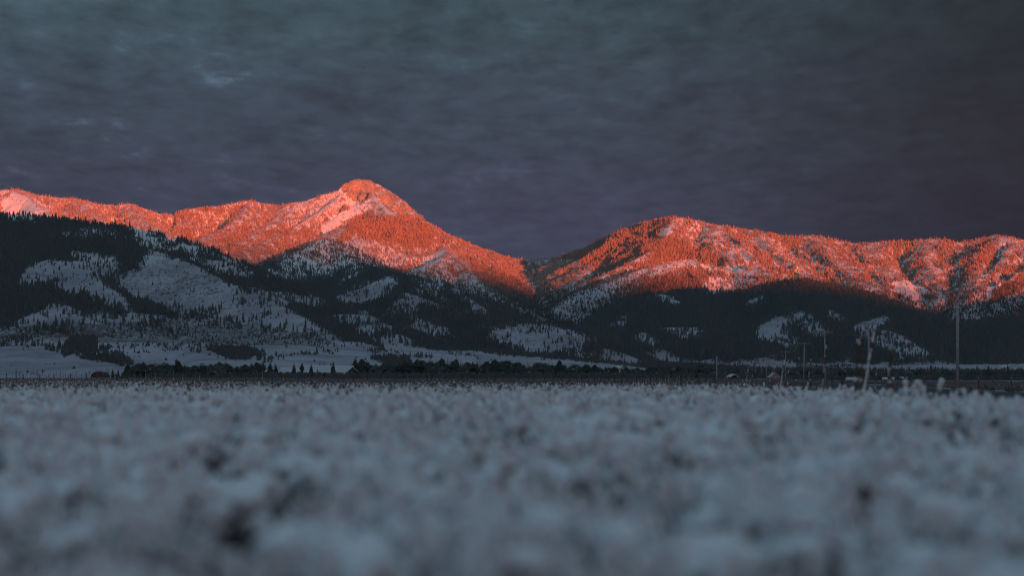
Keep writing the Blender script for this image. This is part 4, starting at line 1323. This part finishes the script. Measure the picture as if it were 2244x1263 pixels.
UP = 'utility poles along the road'
for px, yt, Y, lb, rz, ln in (
        (2098, 632, 143, 'nearest and tallest utility pole, its crossarm against the orange mountainside', -.05, 0),
        (1903.5, 706, 232, 'second nearest utility pole, behind the leaning snowy stalk', .02, 0),
        (1808.5, 726, 300, 'third utility pole, leaning a little, beside a thin snowy stalk', .05, -.01),
        (1761, 751, 385, 'fourth utility pole, its crossarm against dark forest', .06, .02),
        (1721.5, 770, 500, 'fifth utility pole, right of the small pink-grey house', -.2, 0),
        (1696, 778, 580, 'sixth utility pole, in front of the small pink-grey house', 0, 0),
        (1679.5, 783, 650, 'seventh utility pole, just left of the small pink-grey house', 0, 0),
        (1669.5, 787, 720, 'eighth utility pole, fourth from the far end of the road', .1, 0),
        (1656, 793, 850, 'ninth utility pole, third from the far end of the road', .1, 0),
        (1648, 799, 980, 'tenth utility pole, second from the far end of the road', .1, 0),
        (1640, 804, 1120, 'farthest utility pole of the row along the road', .1, 0),
        (98.5, 797, 900, 'lone utility pole with a short crossarm before the snow hill at left', .9, 0),
        (348, 799, 950, 'utility pole sticking out of the pines right of the red barn', .6, 0)):
    utility_pole(px, yt, Y, lb, UP, rz, ln)
p = spot(1570.5, 300)
r = empty('bare_pole', p)
MB().tube([(0, 0, -.5), (0, 0, 2), (0, 0, 3.9)], [.12, .11, .10], 10).build('shaft', M['pole'], r, smooth=True)
MB().tube([(0, 0, 3.9), (0, 0, 4.05)], [.13, .06], 10).build('cap', M['metal'], r)
tag(r, 'single bare pole without a crossarm, left of the row of poles', 'pole')


# ------------------------------------------------------------------ fences
POST = MB().tube([(0, 0, -.35), (.01, .005, .6), (0, 0, 1.22)], [.065, .06, .055], 7).mesh('post', M['post'])
CAP = MB().blob((0, 0, 1.235), .062, random.Random(2), 1, .1, (1, 1, .6)).mesh('snow_cap', M['snow'], True)


def fence(name, pts, step, label, strands=3, hs=1.0, jit=.06, rail=False):
    r = empty(name, pts[0])
    o0 = Vector(pts[0])
    pos_ = []
    for a, b_ in zip(pts[:-1], pts[1:]):
        a, b_ = Vector(a), Vector(b_)
        n = max(1, int((b_ - a).length / step))
        for k in range(n): pos_.append(a.lerp(b_, (k + random.uniform(-.12, .12)) / n))
    tops = []
    for p in pos_:
        x, y = p.x + random.uniform(-.1, .1), p.y
        z = float(gz(x, y))
        q = link('post', POST, r, loc=Vector((x, y, z)) - o0, scale=(random.uniform(.8, 1.25),) * 2 + (hs * random.uniform(.88, 1.14),))
        q.rotation_euler = (random.gauss(0, jit), random.gauss(0, jit), random.uniform(0, 6))
        if random.random() < .5: link('snow_cap', CAP, q)
        tops.append(Vector((x, y, z)))
    for s in range(strands):
        mb = MB()
        hgt = (.32, .66, 1.0)[s] * hs
        for a, b_ in zip(tops[:-1], tops[1:]):
            m_ = a.lerp(b_, .5) + Vector((0, 0, hgt - .03))
            mb.tube([a + Vector((0, 0, hgt)) - o0, m_ - o0, b_ + Vector((0, 0, hgt)) - o0], .007 if not rail else .04, 3, False)
        mb.build('wire' if not rail else 'rail', M['metal'] if not rail else M['post'], r)
    return tag(r, label, 'fence')


def gp(px, Y): return ((px - CX) / F * Y, Y, 0)


fence('fence', [gp(-120, 310), gp(400, 300), gp(900, 270)], 2.6, 'long post-and-wire fence beyond the left half of the field')
fence('fence', [gp(905, 268), gp(1250, 225), gp(1590, 180)], 2.2, 'post-and-wire fence with many close posts beyond the middle of the field')
fence('fence', [gp(1950, 215), gp(2300, 205)], 1.9, 'post-and-wire fence beyond the road, behind the nearest utility pole', hs=.95)
fence('fence', [gp(-120, 420), gp(480, 430), gp(800, 440)], 5.0, 'far rail fence making a dark line below the snow hill at left', 2, .9, .03, True)
fence('fence', [gp(1530, 240), gp(1600, 236)], 2.0, 'short rail fence at the foot of the bare pole', 2, .9, .03, True)

# ------------------------------------------------------------------ dry stalks at the field's edges
def stalk_mesh(rng, h=1.0, r0=.016, head=.35, snow=.6):
    """one dead weed stalk: bent stem with a rough seed spike"""
    b1, b2 = rng.uniform(-.05, .05), rng.uniform(-.08, .08)
    stem = [(0, 0, -.05), (b1 * .5, .01, .33), (b1, -.01, .66), (b2, 0, 1.0)]
    mb = MB().tube(stem, [r0, r0 * .9, r0 * .8, r0 * .35], 6)
    n0 = len(mb.f)
    k = 0
    z = 1 - head
    while z < .99:
        t = (z - .66) / .34
        x = b1 + (b2 - b1) * max(0, t)
        rr = r0 * rng.uniform(1.2, 1.9) * (1 - .5 * max(0, (z - (1 - head)) / head))
        mb.blob((x + rng.uniform(-.004, .004), rng.uniform(-.004, .004), z), rr, rng, 1, .2, (1, 1, 1.5))
        z += rr * 1.5
    m1 = mb.mesh('stem', M['stalk'])
    sb = MB()
    zz, run, rad = .03, [], []
    while zz < .97:
        if rng.random() < snow or (run and len(run) < 3):
            x = np.interp(zz, [0, .33, .66, 1], [0, b1 * .5, b1, b2])
            run.append((x - r0 * rng.uniform(.2, .6), -r0 * rng.uniform(.4, .8), zz)); rad.append(r0 * rng.uniform(.7, 1.35) * (1.25 - .55 * zz))
        elif run:
            rad[0] *= .3; rad[-1] *= .3
            sb.tube(run, rad, 6); run, rad = [], []
        zz += rng.uniform(.015, .035)
    if len(run) > 1: sb.tube(run, rad, 6)
    m2 = sb.mesh('snow_crust', M['snow'], True)
    return m1, m2


def bush_mesh(rng, n=26, spread=.5, snowy=True):
    st, sn = MB(), MB()
    for i in range(n):
        a = rng.uniform(0, 6.28); L = rng.uniform(.35, 1.0); t = rng.uniform(.1, spread)
        p = Vector((rng.uniform(-.08, .08), rng.uniform(-.08, .08), 0)); d = Vector((math.cos(a) * t, math.sin(a) * t, 1)).normalized()
        q = p + d * L * .6; e = p + d * L + Vector((math.cos(a) * t * L * .4, math.sin(a) * t * L * .4, -.06 * L))
        st.tube([p, q, e], [.012, .008, .004], 4, False)
        for k in range(3):
            s_ = p.lerp(e, rng.uniform(.35, .95)); a2 = rng.uniform(0, 6.28); l2 = rng.uniform(.08, .2)
            st.tube([s_, s_ + Vector((math.cos(a2) * l2, math.sin(a2) * l2, l2 * .6))], [.005, .002], 3, False)
        if snowy:
            for k in range(6):
                s_ = p.lerp(e, rng.uniform(.3, 1.0))
                sn.blob((s_.x, s_.y, s_.z + .01), rng.uniform(.03, .075), rng, 1, .35, (rng.uniform(.6, 1.3), rng.uniform(.6, 1.3), rng.uniform(.9, 2.0)))
    return st.mesh('stems', M['stalk']), sn.mesh('snow_crust', M['snow'], True)


srng = random.Random(33)
STALKS = [stalk_mesh(srng, snow=s_) for s_ in (.9, .75, .8, .6, .15, .1, .2)]
BUSH = [bush_mesh(srng, 34, .55), bush_mesh(srng, 28, .35), bush_mesh(srng, 30, .8)]


def stalk(px, ybase, ytop, Y, kind, label, group=None, lean=0.0, thick=1.0):
    X = (px - CX) / F * Y
    z0 = min(float(gz(X, Y)), HC - (ybase - HOR) / F * Y)
    h = HC + (HOR - ytop) / F * Y - z0
    r = empty('dry_stalk', (X, Y, z0))
    r.rotation_euler = (random.uniform(-.05, .05), lean, random.uniform(-.3, .3))
    k = h * thick * .72
    m1, m2 = STALKS[kind]
    link('stem', m1, r, scale=(k, k, h)); link('snow_crust', m2, r, scale=(k, k, h))
    return tag(r, label, 'dead plant', group)


def bush(px, ytop, Y, kind, label, group=None, wide=1.0, bare_=False):
    X = (px - CX) / F * Y
    z0 = float(gz(X, Y))
    h = HC + (HOR - ytop) / F * Y - z0
    r = empty('snowy_bush', (X, Y, z0), random.uniform(0, 6.28))
    m1, m2 = BUSH[kind]
    link('stems', m1, r, scale=(h * wide, h * wide, h))
    if not bare_: link('snow_crust', m2, r, scale=(h * wide, h * wide, h))
    return tag(r, label, 'bush', group)


stalk(1884, 870, 718, 36, 0, 'thick snow-caked stalk leaning right, in front of the second utility pole', None, .165, 1.12)
stalk(1872, 880, 712, 33, 4, 'tall dark blurred stalk just left of the leaning snow-caked one', None, .05, 1.4)
stalk(1888, 878, 715, 32, 5, 'tallest dark blurred stalk between the leaning one and its snowy bush', None, .01, 1.3)
stalk(1795, 862, 747, 48, 1, 'snow-crusted stalk leaning a little right, left of the third utility pole', None, .07, 1.2)
stalk(1803, 872, 795, 44, 4, 'dark bare stalk at the foot of the third utility pole', None, -.02, 1.2)
stalk(1765, 850, 780, 60, 1, 'pale snow-crusted stalk right of the fourth utility pole', None, .08, 1.2)
stalk(1743, 845, 775, 70, 6, 'thin stalk between the fourth and fifth utility poles', None, .06, .8)
stalk(1705, 860, 786, 62, 0, 'snow-caked stalk leaning right between the fifth and sixth utility poles', None, .15, 1.3)
stalk(1727, 848, 803, 75, 3, 'short speckled stalk beside the fifth utility pole', None, .0, 1.2)
stalk(1714, 845, 742, 80, 6, 'thin straight stalk rising over the fifth utility pole', None, .02, .55)
stalk(1843, 862, 808, 42, 4, 'dark stalk beside the wide snowy clump left of the second utility pole', None, .03, 1.5)
stalk(1777, 868, 820, 46, 5, 'short dark stalk left of the snow-crusted leaning one', None, .0, 1.6)
stalk(1919, 835, 808, 60, 3, 'small snowy stalk right of the second utility pole', None, .0, 1.2)
stalk(1950, 868, 730, 34, 5, 'tall dark blurred stalk left of the big snow-capped bush', None, .02, 1.2)
stalk(1947, 868, 800, 36, 2, 'short snow-crusted stalk bent at its tip left of the big bush', None, -.04, 1.3)
stalk(1963, 874, 832, 32, 4, 'dark leaning stalk at the left foot of the big snow-capped bush', None, -.12, 1.6)
stalk(1684, 856, 828, 62, 2, 'short snowy stalk in the weeds below the seventh utility pole', None, .04, 1.1)
for px, yt, Y, ln in ((1620, 810, 78, .30), (1630, 805, 82, .22), (1636, 806, 80, .12), (1640, 812, 84, .06), (1632, 815, 76, .42), (1618, 826, 70, .45)):
    stalk(px - 4, 846, yt, Y, srng.choice((0, 1)), 'snow-white stalk leaning right in the tangle at the near end of the pole row', 'leaning stalks at the end of the pole row', ln, .8)
for px, yt, Y in ((1582, 824, 110), (1590, 826, 108), (1597, 825, 105), (1600, 832, 100), (1610, 832, 95)):
    stalk(px, 848, yt, Y, srng.choice((0, 1, 2)), 'short snowy stalk in the tangle right of the bare pole', 'short stalks right of the bare pole', srng.uniform(.1, .4), .9)
BLB = 'big snow-capped bush at the right edge of the field'
bush(2006, 825, 31, 1, 'tallest snow-capped bush at the right edge of the field', None, 1.0)
bush(1981, 836, 32, 0, 'snow-capped bush just left of the tallest one', None, .8)
bush(2038, 848, 30, 2, 'lower snowy bush just right of the tallest one', None, .9)
bush(2185, 860, 24, 2, 'snowy bush nearest the right edge, alone before the dark road', None, .8)
bush(2228, 868, 22, 0, 'blurred snowy bush cut by the right edge', None, .9)
bush(1901, 835, 38, 0, 'round snow-laden bush at the foot of the thick leaning stalk', None, .9)
bush(1880, 858, 36, 2, 'snowy bush left of the foot of the thick leaning stalk', None, .9)
bush(1852, 840, 44, 1, 'upright snowy clump left of the thick leaning stalk', None, .8)
bush(1837, 846, 44, 2, 'wide snowy clump beside the dark stalk left of the second utility pole', None, 1.0)
bush(1790, 850, 50, 0, 'snowy clump at the foot of the stalk beside the third utility pole', None, 1.0)
bush(1768, 846, 54, 2, 'spreading snowy clump right of the fourth utility pole', None, 1.1)
bush(1748, 846, 56, 1, 'pointed snowy clump below the fourth utility pole', None, 1.0)
bush(1704, 848, 62, 0, 'snowy clump at the foot of the stalk between fifth and sixth poles', None, 1.0)
bush(1728, 851, 58, 2, 'flat snowy clump below the fifth utility pole', None, 1.1)
bush(1816, 857, 46, 2, 'flat snowy clump right of the third utility pole', None, 1.1)
bush(1922, 860, 35, 1, 'small snowy clump right of the thick leaning stalk', None, 1.0)
for i in range(26):
    px = 1640 + 560 * (i + random.uniform(.1, .9)) / 26
    Yb = np.interp(px, [1640, 1700, 1800, 1900, 2000, 2244], [72, 58, 44, 36, 30, 24]) * random.uniform(.9, 1.15)
    yt = np.interp(px, [1640, 1700, 1900, 2244], [846, 852, 862, 872]) + random.uniform(-4, 5)
    bush(px, yt, Yb, i % 3, f'low snowy weed clump at the field edge, {ORD[25 - i]} from the right edge', 'snowy weed clumps along the field edge', random.uniform(.9, 1.4))
for px, yt in ((1583, 835), (1592, 832), (1601, 836), (1611, 838)):
    b_ = bush(px, yt, 115, 2, 'rust-brown dry shrub below the bare pole', 'rusty shrubs below the bare pole', 1.5, True)
    b_.children[0].data = b_.children[0].data.copy()
    b_.children[0].data.materials[0] = M['rust']
LX = sorted((15, 36, 34, 42, 59, 67, 75, 80, 82, 92, 107, 110, 118, 123, 133, 144, 154, 166, 178, 187, 195, 28, 50, 88, 102, 137, 160))
for px, yt in ((15, 814), (36, 806), (34, 812), (42, 811), (59, 813), (67, 816), (75, 811), (80, 814), (82, 813), (92, 814), (107, 817), (110, 816), (118, 817),
               (123, 814), (133, 809), (144, 818), (154, 814), (166, 813), (178, 819), (187, 814), (195, 808), (28, 820), (50, 821), (88, 820), (102, 820), (137, 820), (160, 820)):
    stalk(px, 838, yt, 290, srng.choice((3, 4, 5, 6)), f'thin dry stalk before the left snow hill, {ORD[LX.index(px)]} from the left edge', 'dry stalks before the left snow hill', srng.uniform(-.04, .05), 1.5)
for q_, (px, yt) in enumerate(((320, 812), (341, 818), (380, 812), (401, 814), (437, 818), (575, 814), (621, 815), (893, 826), (950, 826), (978, 826), (1146, 827), (1274, 826), (1389, 824))):
    stalk(px, 840, yt, 290, srng.choice((0, 2)), f'pale snowy stick by the fence before the dark trees, {ORD[q_]} from the left', 'pale sticks by the fence', srng.uniform(-.05, .06), 1.3)
for i in range(34):
    px = 1405 + 115 * (i + random.uniform(0, 1)) / 34
    stalk(px, 846, random.uniform(822, 838), random.uniform(150, 190), srng.choice((0, 1, 2, 3)), f'snow-tipped weed stalk in the thicket, {ORD[33 - i]} to the left of the bare pole', 'weed stalks left of the bare pole', random.uniform(-.12, .12), 1.3)

# ------------------------------------------------------------------ the snow-covered crop in front
def plant(rng, kind):
    """a clump of dry stems: 'cap' bent under a mass of snow, 'rime' with snow caught along fine stems, 'bare' brown and leafy"""
    st, sn = MB(), MB()
    n = {'cap': 9, 'rime': 11, 'bare': 13, 'plume': 6}[kind]
    tips = []
    for i in range(n):
        a = rng.uniform(0, 6.28); d0 = rng.uniform(0, .09)
        h = rng.uniform(.20, .40) * {'bare': 1.15, 'plume': 1.1}.get(kind, 1); l = rng.uniform(.05, .22 if kind == 'plume' else .45) * h
        p = Vector((math.cos(a) * d0, math.sin(a) * d0, -.03)); q = p + Vector((math.cos(a) * l * .3, math.sin(a) * l * .3, h * .7)); e = p + Vector((math.cos(a) * l, math.sin(a) * l, h))
        st.tube([p, q, e], [.006, .005, .003], 4, False)
        tips.append((p, e))
        for k in range({'cap': 5, 'rime': 3, 'bare': 6, 'plume': 4}[kind]):
            t = rng.uniform(.3, 1.0); s_ = p.lerp(e, t); a2 = rng.uniform(0, 6.28); L = rng.uniform(.04, .11)
            c = Vector((math.cos(a2), math.sin(a2), rng.uniform(-1.4, .8))).normalized(); w_ = Vector((-math.sin(a2), math.cos(a2), 0)) * L * .2
            st.face([s_, s_ + c * L * .5 + w_, s_ + c * L, s_ + c * L * .5 - w_])
        if kind == 'plume':                                # feathery heads standing up, thick with snow
            rr = rng.uniform(.018, .040)
            t = rng.uniform(.45, .6)
            while t < 1.05:
                s_ = p.lerp(e, t)
                r_ = rr * (1.15 - .6 * max(0, t - .55) / .5) * rng.uniform(.75, 1.2)
                sn.blob((s_.x + rng.uniform(-.012, .012), s_.y + rng.uniform(-.012, .012), s_.z), r_, rng, 1, .35, (1, 1, rng.uniform(1.1, 1.9)))
                t += r_ * 1.5 / max(h, .1)
        if kind == 'rime':
            for k in range(rng.randint(3, 5)):
                s_ = p.lerp(e, rng.uniform(.45, 1.0))
                sn.blob((s_.x + rng.uniform(-.012, .012), s_.y + rng.uniform(-.012, .012), s_.z), rng.uniform(.011, .024), rng, 1, .3, (rng.uniform(.7, 1.3), rng.uniform(.7, 1.3), rng.uniform(1.0, 2.6)))
        elif kind == 'bare' and rng.random() < .2:
            sn.blob(tuple(e), rng.uniform(.008, .016), rng, 1, .3, (1, 1, 1.6))
    if kind == 'cap':
        c0 = Vector((rng.uniform(-.03, .03), rng.uniform(-.03, .03), rng.uniform(.27, .33)))
        for k in range(rng.randint(4, 6)):
            o_ = Vector((rng.uniform(-.10, .10), rng.uniform(-.10, .10), rng.uniform(-.06, .03)))
            sn.blob(tuple(c0 + o_), rng.uniform(.035, .075), rng, 2, .3, (rng.uniform(.9, 1.5), rng.uniform(.9, 1.5), rng.uniform(.6, 1.0)))
        for p, e in tips:
            for k in range(2):
                s_ = p.lerp(e, rng.uniform(.6, 1.05))
                sn.blob(tuple(s_), rng.uniform(.014, .034), rng, 1, .3, (1, 1, rng.uniform(.8, 1.8)))
    v, f = st.v + sn.v, st.f + [tuple(i + len(st.v) for i in q) for q in sn.f]
    o = MB(); o.v, o.f = v, f
    return o.mesh('snowy_plant', [M['dark_leaf'] if kind == 'bare' else M['leaf'], M['snow']], True, [0] * len(st.f) + [1] * len(sn.f))


frng = random.Random(77)
PLANTS = [plant(frng, k) for k in ('cap', 'rime', 'plume', 'bare', 'bare', 'rime', 'plume')]
PSRC = []
for i, me in enumerate(PLANTS):
    px = 300 + 320 * i; Y = 3.6 + .35 * (i % 3)
    o = link('snowy_plant', me, loc=((px - CX) / F * Y, Y, 0), rz=i * 1.1)
    tag(o, 'blurred snow-laden plant in the nearest rows of the field', 'plant', 'nearest snow-laden plants')
    PSRC.append(o)


def scatter(y0, y1, step, wid):
    """jittered grid of points in a wedge ahead of the camera"""
    out = []
    y = y0
    while y < y1:
        st = step * (1 + y / 170.0)
        hw = y * 0.2572 * 1.12 + 1.2
        n = int(2 * hw / st)
        x = -hw + (np.arange(n) + RNG.random(n)) * st
        out.append(np.stack([x, y + RNG.uniform(-.6, .6, n) * st], -1))
        y += st
    return np.concatenate(out)


pts = scatter(2.2, 135, .112, 1)
ppx = CX + pts[:, 0] / pts[:, 1] * F
edge = np.interp(ppx, [-400, 0, 750, 1120, 1500, 1620, 1700, 1800, 1900, 2000, 2244, 2600], [132, 127, 96, 82, 72, 70, 50, 40, 34, 31, 26, 22])
m = pts[:, 1] < edge * (1 + .03 * pnoise(pts[:, 0] / 2, pts[:, 1] / 2))
pts = pts[m]
cl_ = .9 * pnoise(pts[:, 0] / .34, pts[:, 1] / 1.1) + .7 * pnoise(pts[:, 0] / .17, pts[:, 1] / .4)
cl_ = cl_ + .95 * pnoise(pts[:, 0] / .62 + 9, pts[:, 1] / 1.5) * np.interp(pts[:, 1], [3, 12, 22], [1, .8, .2])
keepm = RNG.random(len(pts)) < np.where(pts[:, 1] < 40, np.clip(np.interp(pts[:, 1], [2, 7, 14, 25], [.30, .42, .64, .8]) + 2.8 * cl_, .13, 1), .95)
pts, cl_ = pts[keepm], cl_[keepm]
k = len(pts)
print('field plants', k)
band = pnoise(pts[:, 0] / 9, pts[:, 1] / 5)
sc = RNG.uniform(.66, 1.2, k) * (1 + .55 * np.clip(cl_, -1, 1)) * (1 + .12 * band)
sc = np.minimum(sc, np.interp(pts[:, 1], [2, 8, 14], [.72, .95, 1.35]))
far = np.clip((pts[:, 1] - 12) / 30, 0, 1)
prob = RNG.random(k) + .32 * band - .7 * np.clip(cl_, -1, 1) * (1 - .7 * far)
p_cap = .40 - .20 * far
p_bare = .40 + .02 * far + .26 * np.clip((pts[:, 1] - 38) / 35, 0, 1)
vi = np.where(prob < p_cap, np.array([0, 2, 6, 6, 2])[RNG.integers(0, 5, k)], np.where(prob > 1 - p_bare, RNG.integers(3, 5, k), np.array([1, 5])[RNG.integers(0, 2, k)]))
far2 = np.clip((pts[:, 1] - 30) / 35, 0, 1)
sc = sc * np.where((vi == 3) | (vi == 4), .96 + .11 * far2, np.where((vi == 1) | (vi == 5), 1.0, 1.14 - .12 * far2))
z = gz(pts[:, 0], pts[:, 1])
wide_ = 1.1
instancer('snowy_crop', np.stack([pts[:, 0], pts[:, 1], z], -1), np.stack([RNG.normal(0, .1, k), RNG.normal(0, .1, k), RNG.uniform(0, 6.28, k)], -1),
          np.stack([sc * wide_, sc * wide_, sc], -1), vi, PSRC, 'blurred field of dry plants bent under clumps of fresh snow', 'crop')

# dry grass between the field and the trees
def tuft(rng, n=16, h=.5):
    mb = MB()
    for i in range(n):
        a = rng.uniform(0, 6.28); t = rng.uniform(.05, .5); L = h * rng.uniform(.5, 1.1)
        b_ = Vector((rng.uniform(-.12, .12), rng.uniform(-.12, .12), -.02)); e = b_ + Vector((math.cos(a) * t * L, math.sin(a) * t * L, L))
        w_ = Vector((-math.sin(a), math.cos(a), 0)) * .012
        mid_ = b_.lerp(e, .55) + Vector((0, 0, .05))
        mb.face([b_ - w_, b_ + w_, mid_ + w_ * .8, mid_ - w_ * .8]); mb.face([mid_ - w_ * .8, mid_ + w_ * .8, e])
    return mb.mesh('grass_tuft', M['grass'])


TU = []
for i in range(3):
    me = tuft(frng)
    o = link('grass_tuft', me, loc=(*gp(1700 + 60 * i, 66 - 3 * i)[:2], 0), scale=(1, 1, 1))
    tag(o, 'dry brown grass tuft beside the weeds at the right edge of the field', 'grass', 'single grass tufts')
    TU.append(o)
k = 42000
gyv = np.sqrt(RNG.uniform(60 ** 2, 560 ** 2, k)); gpx = RNG.uniform(-150, 2400, k)
gxv = (gpx - CX) / F * gyv
e2 = np.interp(gpx, [-400, 0, 750, 1120, 1500, 1620, 1700, 1800, 1900, 2000, 2244, 2600], [132, 127, 96, 82, 72, 70, 50, 40, 34, 31, 26, 22])
ok = (gyv > e2 + 3) & ~((gxv > roadl(gyv) - 1.0) & (gxv < roadr(gyv) + 1.0)) & (pnoise(gxv / 14, gyv / 40) > -.15)
gxv, gyv = gxv[ok], gyv[ok]
k = len(gxv)
s = RNG.uniform(.5, 1.15, k)
instancer('dry_grass', np.stack([gxv, gyv, gz(gxv, gyv)], -1), np.stack([np.zeros(k), np.zeros(k), RNG.uniform(0, 6.28, k)], -1),
          np.stack([s * 1.5, s * 1.5, s * .8], -1), RNG.integers(0, 3, k), TU, 'brown dry grass strip between the field and the dark trees', 'grass')

# ------------------------------------------------------------------ haze volume added to lift the dark tones
HAZE = 3.0e-5
HAZE_TOP = max(float(WZ.max()), float(H.max())) + 25
hz = MB().box(-13000, 17500, -14300, 6950, -2.0, HAZE_TOP).mesh('haze', [])
hm = bpy.data.materials.new('haze')
hm.use_nodes = True
ht_ = hm.node_tree
ht_.nodes.clear()
pv = ht_.nodes.new('ShaderNodeVolumePrincipled')
pv.inputs['Density'].default_value = HAZE
pv.inputs['Color'].default_value = (0.55, 0.82, 0.95, 1)
pv.inputs['Anisotropy'].default_value = 0.45
ho = ht_.nodes.new('ShaderNodeOutputMaterial')
ht_.links.new(pv.outputs[0], ho.inputs['Volume'])
hz.materials.append(hm)
tag(link('haze', hz), 'thin cold haze added to lift the dark tones of the valley', 'haze', kind='stuff')
